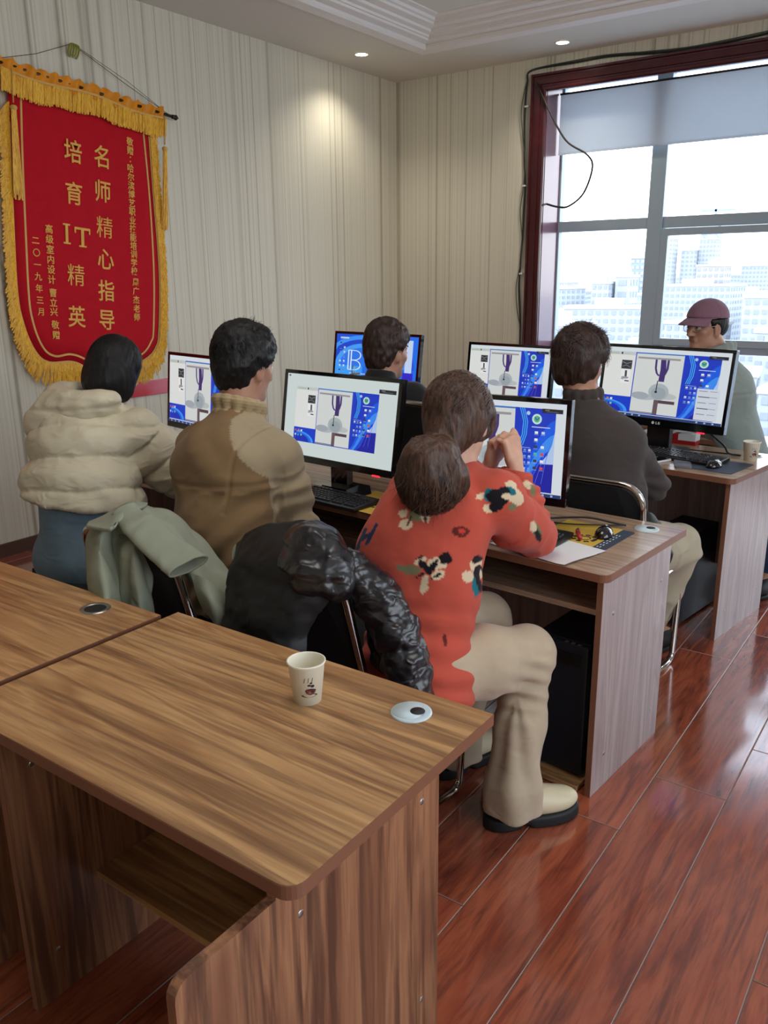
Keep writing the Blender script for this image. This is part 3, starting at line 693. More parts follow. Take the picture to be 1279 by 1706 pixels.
def p_blue(cv):
    cv.rect(0, 0, 1, 1, (30, 110, 235))
    for rx, ry, c in ((.62, .75, (24, 84, 216)), (.52, .60, (60, 150, 250)), (.46, .52, (28, 72, 206)), (.36, .44, (70, 160, 250)), (.30, .36, (40, 120, 240))):
        cv.poly([(.35 + rx * math.cos(a), .55 - ry * math.sin(a) * .9) for a in [PI * k / 16 for k in range(17)]], c)
    cv.rect(0, .8, 1, 1, (34, 60, 190)); cv.rect(.0, .55, .35, .80, (60, 160, 250))
    cv.poly([(.86, .06), (.94, .06), (.94, .60), (.86, .60)][::-1], (196, 214, 246)); cv.rect(.84, .60, .96, .98, (50, 40, 200))
    cv.rect(.05, .05, .16, .08, (190, 210, 240)); rnd = random.Random(2)
    icon_cols(cv, None, 8, .05, .05, .14, .08, 2, [(40, 70, 160), (90, 140, 230), (210, 220, 240)], rnd, (.02, .03))
    Wt = (226, 238, 250); Bx, By, s_ = .17, .28, 1
    for dx in (0, .035): cv.stroke([(Bx + dx, By), (Bx + dx, By + .34)], .014, Wt)
    arc = lambda cy_, r_: [(Bx + .075 + r_ * math.sin(a), cy_ - r_ * 1.05 * math.cos(a)) for a in [PI * k / 10 for k in range(11)]]
    cv.stroke([(Bx, By), (Bx + .075, By)] + arc(By + .084, .08) + [(Bx + .035, By + .168)], .013, Wt)
    cv.stroke([(Bx + .035, By + .172), (Bx + .075, By + .172)] + arc(By + .257, .08) + [(Bx, By + .34)], .013, Wt)
    for dx in (0, .03): cv.stroke([(Bx + .19 + dx, By + .05), (Bx + .27 + dx, By + .24)], .012, Wt)
    cv.stroke([(Bx + .43, By + .0), (Bx + .30, By + .30), (Bx + .25, By + .46)], .014, Wt); cv.stroke([(Bx + .40, By + .0), (Bx + .28, By + .22)], .012, Wt)
    cv.stroke([(Bx + .02, By + .40), (Bx + .30, By + .40)], .01, Wt)
monitor('monitor in front of the man in tan showing a small shared desktop on white', -2.05, 2.516, .85, .643, .374, -5.8, 9, p_mon2, led=.36)
monitor('monitor behind the woman in red, its right half in view', -1.298, 2.442, .85, .535, .352, 3.8, 3, p_full, base='r')
monitor('largest monitor at right with a round emblem on its lower bezel', -1.234, 4.003, .87, .682, .387, -11.9, 7.6, lambda cv: p_full(cv, True), logo=True, led=.34, chin=.04, base='r')
monitor('middle monitor beyond the head of the woman in red', -2.14, 4.17, .885, .57, .34, -8, 5.7, p_full, base='r')
monitor('bright blue monitor with large white letters beside the wall corner', -2.93, 3.98, .89, .687, .385, -6.4, 7.5, p_blue, base='r')
monitor('monitor at far left between the cream puffer and the tan jacket', -3.012, 2.689, .87, .62, .372, -11, 5.7, lambda cv: p_full(cv), base='v')

def keyboard(label, x, y, yaw, z=.7515):
    t = thing('keyboard', label, 'keyboard', (x, y, z), R(yaw))
    w, d = .44, .15
    T = Matrix.Rotation(R(3.5), 4, 'X')
    MB().box(-w / 2, w / 2, -d / 2, d / 2, .002, .018, bev=.006, T=T).obj('case', M['black'], t)
    kb = MB(); rows = [(.052, 1.0), (.026, 1), (.007, 1), (-.012, 1), (-.031, 1), (-.050, 1)]
    for ri, (yy, _) in enumerate(rows):
        blocks = [(-.205, .075, 15), (.088, .14, 3), (.152, .208, 4)] if ri else [(-.205, .075, 13), (.088, .14, 3)]
        for a, b2, n in blocks:
            if ri == 5 and n == 15: segs = [(-.205, -.18), (-.178, -.155), (-.153, -.13), (-.128, -.022), (-.02, .005), (.007, .03), (.032, .052), (.054, .075)]
            else: cw = (b2 - a) / n; segs = [(a + cw * i, a + cw * (i + 1) - .0022) for i in range(n)]
            for x0, x1 in segs:
                x1 = max(x1, x0 + .006)
                v0 = [(x0, yy - .008, .018), (x1, yy - .008, .018), (x1, yy + .008, .018), (x0, yy + .008, .018), (x0 + .002, yy - .006, .0235), (x1 - .002, yy - .006, .0235), (x1 - .002, yy + .007, .0235), (x0 + .002, yy + .007, .0235)]
                kb.add([T @ Vector(p) for p in v0], [(4, 5, 6, 7), (0, 1, 5, 4), (1, 2, 6, 5), (2, 3, 7, 6), (3, 0, 4, 7)])
    kb.obj('keys', M['keycap'], t); return t
M['keycap'] = mat('black keycaps', (34, 34, 38), .35)
keyboard('black keyboard beside the tan jacket sleeve', -2.00, 2.405, -6)
keyboard('black keyboard below the largest monitor', -1.09, 3.905, -12)
keyboard('black keyboard half hidden behind the red elbow', -1.22, 2.40, -4)
keyboard('black keyboard in front of the cream puffer sleeve', -2.93, 2.50, -8)
keyboard('keyboard in front of the man in black', -2.75, 3.82, -9)
def mouse(label, x, y, yaw, s=1, z=.7515):
    t = thing('computer_mouse', label, 'mouse', (x, y, z), R(yaw))
    bm = bmesh.new(); bmesh.ops.create_uvsphere(bm, u_segments=20, v_segments=12, radius=1)
    for v in bm.verts:
        c = v.co; zz = max(0, c.z); v.co = Vector((c.x * .031 * (1 - .12 * c.y), c.y * .056, zz * (.034 - .006 * c.y) if c.z > 0 else 0))
    me = bpy.data.meshes.new('shell'); bm.to_mesh(me); bm.free(); link('shell', me, M['gloss_black'], t, smooth=True)
    MB().tube([(0, .018, .031), (0, .042, .022)], .0035, 8).obj('scroll_wheel', M['steel'], t)
    return t
mouse('black mouse on the near mat beside the red pen', -.925, 2.545, 10)
mouse('dark mouse on the mat below the largest monitor', -.895, 3.80, -10)
# mouse mats
M['mat'] = mat('dark blue mouse mat', (44, 56, 74), .7)
M['mat_yellow'] = mat('yellow mat print', (206, 168, 62), .7)
M['ink'] = mat('dark print', (34, 34, 38), .7)
def mousemat(label, x, y, yaw, w, d, yellow=None, z=.75):
    t = thing('mouse_mat', label, 'mouse mat', (x, y, z + .0002), R(yaw))
    MB().prism(rrect(-w / 2, w / 2, -d / 2, d / 2, .012), 0, .002).obj('mat_base', M['mat'], t)
    if yellow:
        x0, x1 = yellow
        MB().prism([(x0, -d / 2 + .0), (x1, -d / 2), (x1, d / 2), (x0, d / 2)], .002, .0024).obj('yellow_print', M['mat_yellow'], t)
        rg = MB(); cx_ = x1 - .06; rr = .042
        for k in range(26):
            a = 2 * PI * k / 26
            if k % 3 == 2: continue
            rg.prism([(cx_ + rr * math.cos(a), -.02 + rr * math.sin(a)), (cx_ + rr * .68 * math.cos(a), -.02 + rr * .68 * math.sin(a)), (cx_ + rr * .68 * math.cos(a + .22), -.02 + rr * .68 * math.sin(a + .22)), (cx_ + rr * math.cos(a + .22), -.02 + rr * math.sin(a + .22))][::-1], .0024, .0027)
        rg.tube([(cx_ + rr * .45 * math.cos(a), -.02 + rr * .45 * math.sin(a), .0026) for a in [k * .5 for k in range(13)]], .002, 4)
        rg.obj('ring_print', M['ink'], t)
        kk = MB()
        for i in range(9):
            for j in range(2): kk.box(x1 + .008 + .010 * j, x1 + .012 + .010 * j, -d / 2 + .02 + i * .024, -d / 2 + .030 + i * .024, .002, .0023)
        kk.obj('white_print', M['white'], t)
    return t
mousemat('mat with yellow print and dark ring under the red pen', -.985, 2.50, -4, .25, .29, (-.125, .08))
mousemat('yellow printed mat sticking out beneath the keyboard of the man in tan', -1.80, 2.465, -8, .26, .26, (-.13, .10))
mousemat('plain dark blue mat under the far mouse', -.885, 3.83, -9, .22, .26)
# cups
def cup(label, x, y, rz, z=.75, group=None):
    t = thing('paper_cup', label, 'cup', (x, y, z), rz, group)
    MB().lathe([(.0001, .004), (.0275, .004), (.0275, .0), (.0285, .0), (.0375, .084), (.0395, .0855), (.0398, .0885), (.0375, .0895), (.0365, .087), (.0272, .006), (.0001, .0055)], 40).obj('cup_wall', M['cup'], t)
    # printed coffee cup motif on the side facing -Y
    def wrap(pts, z0, off=.0006):
        v = []
        for a, zz in pts:
            r_ = .0285 + (.009) * (z0 + zz) / .084 + off; an = -PI / 2 + a / r_; v.append((r_ * math.cos(an), r_ * math.sin(an), z0 + zz))
        return v
    mo = MB()
    def pat(pts, mi, off=.0006): mo.add(wrap(pts, .036, off), [tuple(range(len(pts)))], mi)
    el = lambda cx_, cy_, rx, ry, a0=0, a1=2 * PI, n=16: [(cx_ + rx * math.cos(a0 + (a1 - a0) * k / n), cy_ + ry * math.sin(a0 + (a1 - a0) * k / n)) for k in range(n)]
    pat(el(0, -.012, .017, .004), 1); pat(el(.002, .0, .011, .010, PI, 2 * PI) + [(.013, .0)], 0, .0009); pat(el(.002, .0, .0115, .004), 1, .0012); pat(el(.002, .0, .009, .0028), 0, .0015)
    pat(el(.006, -.003, .003, .003), 1, .0018); pat(el(-.001, .012, .0035, .0022), 2); pat(el(.006, .010, .004, .003), 2); pat(el(.003, .017, .0025, .002), 2)
    for k in range(3): pat([(-.012 + .008 * k, .018), (-.011 + .008 * k, .018), (-.009 + .008 * k, .029), (-.010 + .008 * k, .029)], 1)
    mo.obj('printed_motif', [M['motif_red'], M['motif_brown'], M['motif_dark']], t)
    return t
M['motif_red'] = mat('brown red print', (112, 44, 34), .6); M['motif_brown'] = mat('dark brown print', (66, 40, 34), .6); M['motif_dark'] = mat('near black print', (36, 24, 22), .6)
cup('cream paper cup with coffee motif on the empty near desk', -1.018, 1.145, R(50))
cup('paper cup on the corner of the far right desk', -.795, 4.035, R(36))
# paper, pen, phones
v = []; nx, ny = 12, 8
for j in range(ny):
    for i in range(nx):
        a, b2 = i / (nx - 1), j / (ny - 1); v.append(((a - .5) * .30, (b2 - .5) * .21, .0028 + .006 * max(0, math.sin(a * 7 + b2 * 3)) * a * (1 - b2) + (.006 * (1 - abs(a - .35) * 6) if abs(a - .35) < .16 else 0)))
f = [(j * nx + i, j * nx + i + 1, (j + 1) * nx + i + 1, (j + 1) * nx + i) for j in range(ny - 1) for i in range(nx - 1)]
o = MB().add(v, f, 0, True).obj('paper_sheet', M['paper'], loc=(-1.03, 2.325, .7505), rot=(0, 0, R(-14))); tag(o, 'white creased paper sheet under the red elbow', 'paper')
M['pen_red'] = mat('red plastic', (176, 34, 38), .35)
t = thing('red_pen', 'short red pen lying on the yellow printed mat', 'pen', (-.985, 2.475, .7630), R(118))
MB().tube([(-.035, 0, 0), (.02, 0, 0)], .007, 12).obj('barrel', M['pen_red'], t); MB().tube([(.02, 0, 0), (.045, 0, 0)], .0082, 12).obj('cap', M['pen_red'], t); MB().box(.01, .045, -.002, .002, .008, .0105).obj('clip', M['steel'], t)
def phone(label, x, y, rz, body, face, z=.7512, glare=False):
    t = thing('smartphone', label, 'phone', (x, y, z), R(rz))
    MB().prism(rrect(-.036, .036, -.075, .075, .01), 0, .008).obj('phone_body', body, t)
    MB().prism(rrect(-.031, .031, -.064, .064, .004), .008, .0085).obj('phone_screen', face, t)
    MB().lathe([(.0001, .0087), (.004, .0087)], 12, T=Matrix.Translation((0, -.0695, 0))).obj('home_button', M['black'], t); return t
phone('white edged phone with black screen beside the dark sleeve', -1.155, 3.775, -24, M['white'], M['gloss_black'])
phone('second phone in a grey patterned case beside the mouse mat', -1.025, 3.765, 18, mat('grey patterned case', (96, 98, 104), .5, var=.5), mat('grey patterned back', (104, 106, 112), .5, var=.6))
# computer towers
def tower(label, x, y, rz, h=.44, front=1, z=0):
    t = thing('computer_tower', label, 'computer', (x, y, z), R(rz))
    w, d = .185, .42
    MB().box(-w / 2, w / 2, -d / 2 + .02, d / 2, .012, h, bev=.003).obj('case', M['pc'], t)
    MB().box(-w / 2, w / 2, -d / 2, -d / 2 + .022, .005, h - .004, bev=.006).obj('front_panel', M['pc'], t)
    MB().box(-w * .36, w * .36, -d / 2 - .003, -d / 2, h - .075, h - .035).obj('drive_bay', M['black'], t)
    MB().box(-w / 2 + .012, -w / 2 + .016, -d / 2 - .003, -d / 2, h - .20, h - .10).obj('light_strip', M['white'], t)
    for i in range(3): MB().box(.01 + i * .022, .022 + i * .022, -d / 2 + .002, -d / 2 + .012, h - .004, h - .002).obj('port', M['steel'], t)
    for sx in (-1, 1):
        for sy in (-1, 1): MB().lathe([(.014, 0), (.012, .012)], 10, T=Matrix.Translation((sx * .07, sy * .16, 0))).obj('foot', M['black'], t)
    return t
M['pc'] = mat('navy black steel case', (24, 28, 38), .45)
t = tower('dark computer tower standing under the near end of the second row desk', -.915, 2.46, -5, .455, z=.03)
cr = thing('tower_carrier', 'low wooden carrier board beneath the near computer tower', 'carrier', (-.915, 2.44, 0), R(-5)); MB().box(-.105, .1, -.235, .215, .004, .022, bev=.002).obj('board', M['wood_top'], cr)
MB().box(-.105, -.09, -.235, .215, .022, .029).obj('lip', M['wood_edge'], cr)
t = tower('navy computer tower under the far right desk', -1.02, 3.90, -8, .43)
# red cables
M['cable_red'] = mat('red cable', (200, 30, 40), .5)
cable('cable', 'red cable end standing beside the navy computer tower', [(-1.035, 3.60, .30), (-1.033, 3.598, .36), (-1.02, 3.60, .43)], .005, M['cable_red'])
cable('cable', 'black monitor cable looping behind the large monitor to the desk hole', [(-1.02, 4.10, .86), (-.93, 4.08, .80), (-.90, 4.07, .765), (-.85, 4.09, .757)], .005, M['cable'])
cable('cable', 'thin black cable lying along the desk beside the far keyboard', [(-1.3, 4.12, .757), (-1.1, 4.10, .757), (-.95, 4.09, .758), (-.87, 4.10, .757)], .0035, M['cable'])
cable('cable', 'black mouse cable curling over the yellow mat to the white desk cover', [(-1.20, 2.52, .765), (-1.12, 2.60, .768), (-1.02, 2.64, .775), (-.94, 2.66, .765), (-.90, 2.68, .757)], .0035, M['cable'])
cable('cable', 'second black cable beside the near keyboard', [(-1.22, 2.56, .763), (-1.10, 2.57, .760), (-1.0, 2.61, .760), (-.91, 2.675, .757)], .003, M['cable'])
# small clutter behind the large monitor
t = thing('book', 'lower white book of the two behind the large monitor', 'book', (-1.20, 4.63, .75), R(8)); MB().box(-.14, .14, -.1, .1, .003, .017).obj('pages', M['paper'], t); MB().box(-.142, .142, -.102, .102, 0, .003).box(-.142, .142, -.102, .102, .017, .020).obj('cover', M['white'], t)
t = thing('book', 'upper white book of the two behind the large monitor', 'book', (-1.205, 4.632, .7702), R(12)); MB().box(-.12, .12, -.09, .09, .002, .013).obj('pages', M['paper'], t); MB().box(-.122, .122, -.092, .092, 0, .002).box(-.122, .122, -.092, .092, .013, .015).obj('cover', M['white'], t)
t = thing('printed_box', 'red and white box behind the large monitor', 'box', (-1.16, 4.28, .75), R(-5)); MB().box(-.06, .06, -.03, .03, 0, .05, bev=.003).obj('carton', M['pen_red'], t); MB().box(-.03, .06, -.031, .031, .02, .051, bev=.001).obj('white_band', M['white'], t)
t = thing('round_adapter', 'white round adapter beside the far desk hole', 'adapter', (-.83, 4.17, .75)); MB().lathe([(.0001, .018), (.014, .017), (.018, .010), (.018, 0)], 18).obj('adapter_body', M['white'], t)
# paper clip stand on top of monitor 2, webcam clip on mid monitor
o = MB().tube(fillet([(-.008, 0, 0), (-.005, 0, .03), (.005, 0, .03), (.008, 0, 0), (-.008, 0, 0)], .004, 3), .0016, 5).box(-.009, .009, -.008, .03, -.006, 0).obj('bulldog_clip', M['steel'], loc=(-1.985, 2.575, 1.224), rot=(0, 0, R(-6))); tag(o, 'small silver clip on top of the monitor beside the tan jacket', 'clip')
# ================================================================== BODY BUILDER (implicit surfaces, surface nets)
def vec(*a): return np.array(a, dtype=float)
def unit(v): v = np.asarray(v, float); return v / (np.linalg.norm(v) + 1e-12)
_lat = np.random.RandomState(7).rand(32, 32, 32).astype(np.float32)
def vnoise(P, s=1.0, seed=0):
    """smooth value noise in -1..1 on (n,3) points"""
    Q = np.asarray(P, np.float32) * s + seed * 5.37; i = np.floor(Q).astype(int); f = Q - i; f = f * f * (3 - 2 * f); i &= 31; j = (i + 1) & 31
    def L(a, b, c): return _lat[a, b, c]
    x0, y0, z0 = i.T; x1, y1, z1 = j.T; fx, fy, fz = f.T
    a = L(x0, y0, z0) * (1 - fx) + L(x1, y0, z0) * fx; b = L(x0, y1, z0) * (1 - fx) + L(x1, y1, z0) * fx
    c = L(x0, y0, z1) * (1 - fx) + L(x1, y0, z1) * fx; d = L(x0, y1, z1) * (1 - fx) + L(x1, y1, z1) * fx
    return ((a * (1 - fy) + b * fy) * (1 - fz) + (c * (1 - fy) + d * fy) * fz) * 2 - 1
def ridged(P, s, seed=0): return 1 - 2 * np.abs(vnoise(P, s, seed))
class Solid:
    def __init__(s, k=.03): s.p = []; s.k = k; s.cuts = []
    def cap(s, a, b, ra, rb=None, k=None, flat=None, sub=False):
        """tapered capsule; flat=(direction, factor): cross-section squeezed along direction"""
        s.p.append(('c', vec(*a), vec(*b), ra, ra if rb is None else rb, s.k if k is None else k, flat, sub)); return s
    def ell(s, c, r, ax=None, k=None, sub=False):
        """ellipsoid with radii r along the rows of ax"""
        s.p.append(('e', vec(*c), np.array(r, float), np.eye(3) if ax is None else np.array(ax, float), None, s.k if k is None else k, None, sub)); return s
    def chain(s, pts, rs, k=None, flat=None):
        for i in range(len(pts) - 1): s.cap(pts[i], pts[i + 1], rs[i], rs[i + 1], k, flat)
        return s
    def cut(s, point, normal, soft=.004): s.cuts.append((vec(*point), unit(normal), soft)); return s   # removes the side the normal points to
    def bounds(s, q):
        if q[0] == 'c':
            r = max(q[3], q[4]) * (1.0 if q[6] is None else max(1, q[6][1])); return np.minimum(q[1], q[2]) - r, np.maximum(q[1], q[2]) + r
        e = np.sqrt(((q[3] * q[2][:, None]) ** 2).sum(0)); return q[1] - e, q[1] + e
    def dist(s, q, P):
        if q[0] == 'c':
            a, b = q[1], q[2]; ab = b - a; L2 = ab @ ab + 1e-12; d = P - a.astype(P.dtype); t = np.clip((d @ ab.astype(P.dtype)) / L2, 0, 1)
            v = d - t[..., None] * ab.astype(P.dtype)
            if q[6] is not None:
                u = unit(q[6][0]).astype(P.dtype); c = v @ u; v = v + (c * (1 / q[6][1] - 1))[..., None] * u
            return np.sqrt((v * v).sum(-1)) - (q[3] + (q[4] - q[3]) * t)
        l = (P - q[1].astype(P.dtype)) @ q[3].T.astype(P.dtype); k0 = np.sqrt(((l / q[2]) ** 2).sum(-1)); k1 = np.sqrt(((l / q[2] ** 2) ** 2).sum(-1)) + 1e-9
        return k0 * (k0 - 1) / k1
    def field(s, lo, n, h):
        F = np.full(n, .5, np.float32)
        for q in s.p:
            a, b = s.bounds(q); m = q[5] + 2.5 * h + .004
            if q[0] == 'c' and q[6] is not None: m += .02
            i0 = np.maximum(0, np.floor((a - m - lo) / h).astype(int)); i1 = np.minimum(n, np.ceil((b + m - lo) / h).astype(int) + 1)
            if (i1 <= i0).any(): continue
            g = [(lo[i] + h * np.arange(i0[i], i1[i])).astype(np.float32) for i in range(3)]
            P = np.stack(np.meshgrid(*g, indexing='ij'), -1); d = s.dist(q, P).astype(np.float32)
            sl = tuple(slice(i0[i], i1[i]) for i in range(3)); A = F[sl]; k = q[5]
            if q[7]:
                hh = np.clip(.5 - .5 * (A + d) / k, 0, 1); F[sl] = A * (1 - hh) + (-d) * hh + k * hh * (1 - hh)
            else:
                hh = np.clip(.5 + .5 * (A - d) / k, 0, 1); F[sl] = A * (1 - hh) + d * hh - k * hh * (1 - hh)
        g = [(lo[i] + h * np.arange(n[i])).astype(np.float32) for i in range(3)]
        for c, nn, soft in s.cuts:
            d = ((g[0] - c[0]) * nn[0])[:, None, None] + ((g[1] - c[1]) * nn[1])[None, :, None] + ((g[2] - c[2]) * nn[2])[None, None, :]
            F = np.maximum(F, d.astype(np.float32))
        return F
    def net(s, h):
        bs = [s.bounds(q) for q in s.p if not q[7]]; lo = np.min([b[0] for b in bs], 0) - 3 * h - s.k; hi = np.max([b[1] for b in bs], 0) + 3 * h + s.k
        n = np.ceil((hi - lo) / h).astype(int) + 1; F = s.field(lo, n, h); ins = F < 0
        c = np.zeros(tuple(n - 1), np.int8)
        for dx in (0, 1):
            for dy in (0, 1):
                for dz in (0, 1): c += ins[dx:n[0] - 1 + dx, dy:n[1] - 1 + dy, dz:n[2] - 1 + dz]
        act = (c > 0) & (c < 8); I = np.argwhere(act); idx = -np.ones(act.shape, np.int32); idx[act] = np.arange(len(I))
        acc = np.zeros((len(I), 3)); cnt = np.zeros(len(I))
        cor = [(x, y, z) for x in (0, 1) for y in (0, 1) for z in (0, 1)]
        for a in cor:
            for ax in range(3):
                if a[ax]: continue
                b = list(a); b[ax] = 1
                fa = F[I[:, 0] + a[0], I[:, 1] + a[1], I[:, 2] + a[2]]; fb = F[I[:, 0] + b[0], I[:, 1] + b[1], I[:, 2] + b[2]]
                m = (fa < 0) != (fb < 0); t = np.where(m, fa / np.where(fa == fb, 1, fa - fb), 0)
                p = np.tile(np.array(a, float), (len(I), 1)); p[:, ax] += t; acc += p * m[:, None]; cnt += m
        V = (I + acc / cnt[:, None]) * h + lo
        Q = []
        for ax in range(3):
            u, w = (ax + 1) % 3, (ax + 2) % 3
            sa = [slice(None)] * 3; sb = [slice(None)] * 3; sa[ax] = slice(0, -1); sb[ax] = slice(1, None)
            A = ins[tuple(sa)]; B = ins[tuple(sb)]; E = np.argwhere(A != B); ok = (E[:, u] > 0) & (E[:, w] > 0) & (E[:, u] < n[u] - 1) & (E[:, w] < n[w] - 1); E = E[ok]
            def cell(du, dw):
                q = E.copy(); q[:, u] += du; q[:, w] += dw; return idx[q[:, 0], q[:, 1], q[:, 2]]
            q = np.stack([cell(-1, -1), cell(0, -1), cell(0, 0), cell(-1, 0)], 1); flip = ~A[tuple(E.T)]; q[flip] = q[flip][:, ::-1]; Q.append(q)
        return V, np.concatenate(Q)
def vnormals(V, Q):
    n = np.cross(V[Q[:, 2]] - V[Q[:, 0]], V[Q[:, 3]] - V[Q[:, 1]]); out = np.zeros_like(V)
    for k in range(4):
        for a in range(3): out[:, a] += np.bincount(Q[:, k], n[:, a], len(V))
    return out / (np.linalg.norm(out, axis=1, keepdims=True) + 1e-12)
def smooth(V, Q, it=2, lam=.5):
    for _ in range(it):
        s = np.zeros_like(V); c = np.zeros(len(V))
        for k in range(4):
            a, b = Q[:, k], Q[:, (k + 1) % 4]
            for x, y in ((a, b), (b, a)):
                c += np.bincount(x, minlength=len(V))
                for d in range(3): s[:, d] += np.bincount(x, V[y, d], len(V))
        V = V + lam * (s / np.maximum(c, 1)[:, None] - V)
    return V
def flesh(name, S, h, m, parent, sm_it=2, disp=None, color=None, extra=None, label=None):
    V, Q = S.net(h); V = smooth(V, Q, sm_it)
    if disp is not None:
        for _d in (disp if isinstance(disp, (list, tuple)) else [disp]):
            V = V + vnormals(V, Q) * _d(V)[:, None]
    F = Q
    col = color(V) if color is not None else None
    if extra is not None:                      # loose strands joined to the same mesh
        ev, ef = extra; off = len(V); V = np.concatenate([V, np.array(ev)]); fq = np.concatenate([Q, np.array(ef) + off])
        F = fq
        if col is not None: col = np.concatenate([col, np.tile(col[:1], (len(ev), 1))])
    me = bpy.data.meshes.new(name); me.vertices.add(len(V)); me.vertices.foreach_set('co', V.astype(np.float32).ravel())
    me.loops.add(F.size); me.loops.foreach_set('vertex_index', F.astype(np.int32).ravel()); me.polygons.add(len(F))
    me.polygons.foreach_set('loop_start', np.arange(0, F.size, 4, dtype=np.int32)); me.update(calc_edges=True)
    me.polygons.foreach_set('use_smooth', [True] * len(F))
    if col is not None:
        a = me.color_attributes.new('Col', 'FLOAT_COLOR', 'POINT'); buf = np.ones((len(V), 4), np.float32); buf[:, :3] = col; a.data.foreach_set('color', buf.ravel())
    o = link(name, me, m, parent)
    if label: o['label'] = label
    return o
def strands(roots, dirs, length, r, seg=5, bend=.4, grav=(0, 0, -.5), seed=1, curl=0):
    """thin tapered hairs: returns verts, quad faces"""
    rnd = np.random.RandomState(seed); v = []; f = []
    for p, d in zip(roots, dirs):
        p = np.array(p, float); d = unit(d); L = length * rnd.uniform(.6, 1.2); st = L / seg; base = len(v); side = unit(np.cross(d, [.3, .2, .93])); ph = rnd.rand() * 6
        for i in range(seg + 1):
            rr = r * (1 - .85 * i / seg); up = np.cross(side, d)
            for a in (0, 2.09, 4.19): v.append(p + side * math.cos(a) * rr + up * math.sin(a) * rr)
            d = unit(d + np.array(grav) * bend / seg + rnd.normal(0, .08, 3) + curl * np.array([math.sin(ph + i), math.cos(ph + i), 0])); p = p + d * st; side = unit(np.cross(np.cross(d, side), d) if False else side - d * (side @ d))
        for i in range(seg):
            for k in range(3):
                a, b = base + i * 3 + k, base + i * 3 + (k + 1) % 3; f.append((a, b, b + 3, a + 3))
    return v, f

def surf_strands(c, A, rad, n, flow, length, r=.0012, seg=7, seed=1, lift=.012, wav=.25, lo=None, both=False):
    """hairs that lie along an ellipsoid (rows of A, radii rad), combed along flow; lo(local unit vector) keeps or drops a root"""
    rnd = np.random.RandomState(seed); v = []; f = []; rad = np.array(rad); k = 0
    while k < n:
        q = unit(rnd.normal(0, 1, 3))
        if lo is not None and not lo(q): continue
        k += 1; L = length * rnd.uniform(.55, 1.2); st = L / seg; base = len(v); fl = np.array(flow(q) if callable(flow) else flow, float) + rnd.normal(0, wav, 3); off = rnd.uniform(-.002, lift * .4); pts = []
        for i in range(seg + 1):
            pts.append(q * (rad + off + lift * (i / seg) ** 2 * rnd.uniform(.2, 1)))
            tg = fl - q * (fl @ q); q = unit(q * rad + unit(tg + rnd.normal(0, wav * .25, 3)) * st); q = unit(q / rad * rad.mean()) if False else unit(q / rad)
        P = [vec(*c) + p @ A for p in pts]
        for i, p in enumerate(P):
            d = unit(P[min(seg, i + 1)] - P[max(0, i - 1)]); nrm = unit(p - vec(*c)); sd = unit(np.cross(d, nrm)); rr = r * (1 - .8 * (i / seg) ** 2)
            v += [p + sd * rr * 1.6, p + nrm * rr, p - sd * rr * 1.6]
        for i in range(seg):
            for a, b in ((0, 1), (1, 2)): f.append((base + i * 3 + a, base + i * 3 + b, base + i * 3 + 3 + b, base + i * 3 + 3 + a))
    return v, f
def join_strands(*parts):
    V, F = [], []
    for v, f in parts: k = len(V); V += list(v); F += [tuple(i + k for i in q) for q in f]
    return V, F
def fabric(name, col, rough=.85, sheen=.3, weave=500, ws=.35, attr=False, var=.0, spec=.3, coat=0, wr=.5, wsc=11, wst=(1, 1, 1.7)):
    m, nt, b = new_mat(name); t = N(nt, 'ShaderNodeTexCoord').outputs['Object']
    if attr:
        at = N(nt, 'ShaderNodeVertexColor'); at.layer_name = 'Col'; c = at.outputs[0]
    else:
        c = ramp(nt, noise(nt, t, 14, 4, .6), [(.3, tuple(x * (1 - var) for x in lin(col)) + (1,)), (.7, tuple(min(1, x * (1 + var)) for x in lin(col)) + (1,))])
    nt.links.new(c, b.inputs['Base Color']); b.inputs['Roughness'].default_value = rough; b.inputs['Specular IOR Level'].default_value = spec
    if sheen: b.inputs['Sheen Weight'].default_value = sheen
    if coat: b.inputs['Coat Weight'].default_value = coat; b.inputs['Coat Roughness'].default_value = .25
    bump(nt, b, noise(nt, t, weave, 2, .6), ws, .0015)
    if wr:
        b1 = b.inputs['Normal'].links[0].from_node; nz = N(nt, 'ShaderNodeTexNoise'); nz.noise_type = 'RIDGED_MULTIFRACTAL'; nz.inputs['Scale'].default_value = wsc; nz.inputs['Detail'].default_value = 2.5; nz.inputs['Roughness'].default_value = .45; nz.inputs['Distortion'].default_value = 1.1
        nt.links.new(mapping(nt, t, wst), nz.inputs['Vector']); b2 = N(nt, 'ShaderNodeBump'); b2.inputs['Strength'].default_value = wr; b2.inputs['Distance'].default_value = .006
        nt.links.new(nz.outputs['Fac'], b2.inputs['Height']); nt.links.new(b2.outputs[0], b1.inputs['Normal'])
    return m
def skin(name, col):
    m, nt, b = new_mat(name); t = N(nt, 'ShaderNodeTexCoord').outputs['Object']
    c = ramp(nt, noise(nt, t, 22, 4, .6), [(.3, rgb(*[x * .93 for x in col])), (.7, rgb(*[min(255, x * 1.03) for x in col]))])
    nt.links.new(c, b.inputs['Base Color']); b.inputs['Roughness'].default_value = .5
    b.inputs['Subsurface Weight'].default_value = .12; b.inputs['Subsurface Radius'].default_value = (.012, .004, .002); b.inputs['Subsurface Scale'].default_value = 1
    bump(nt, b, noise(nt, t, 320, 3, .6), .12, .001); return m
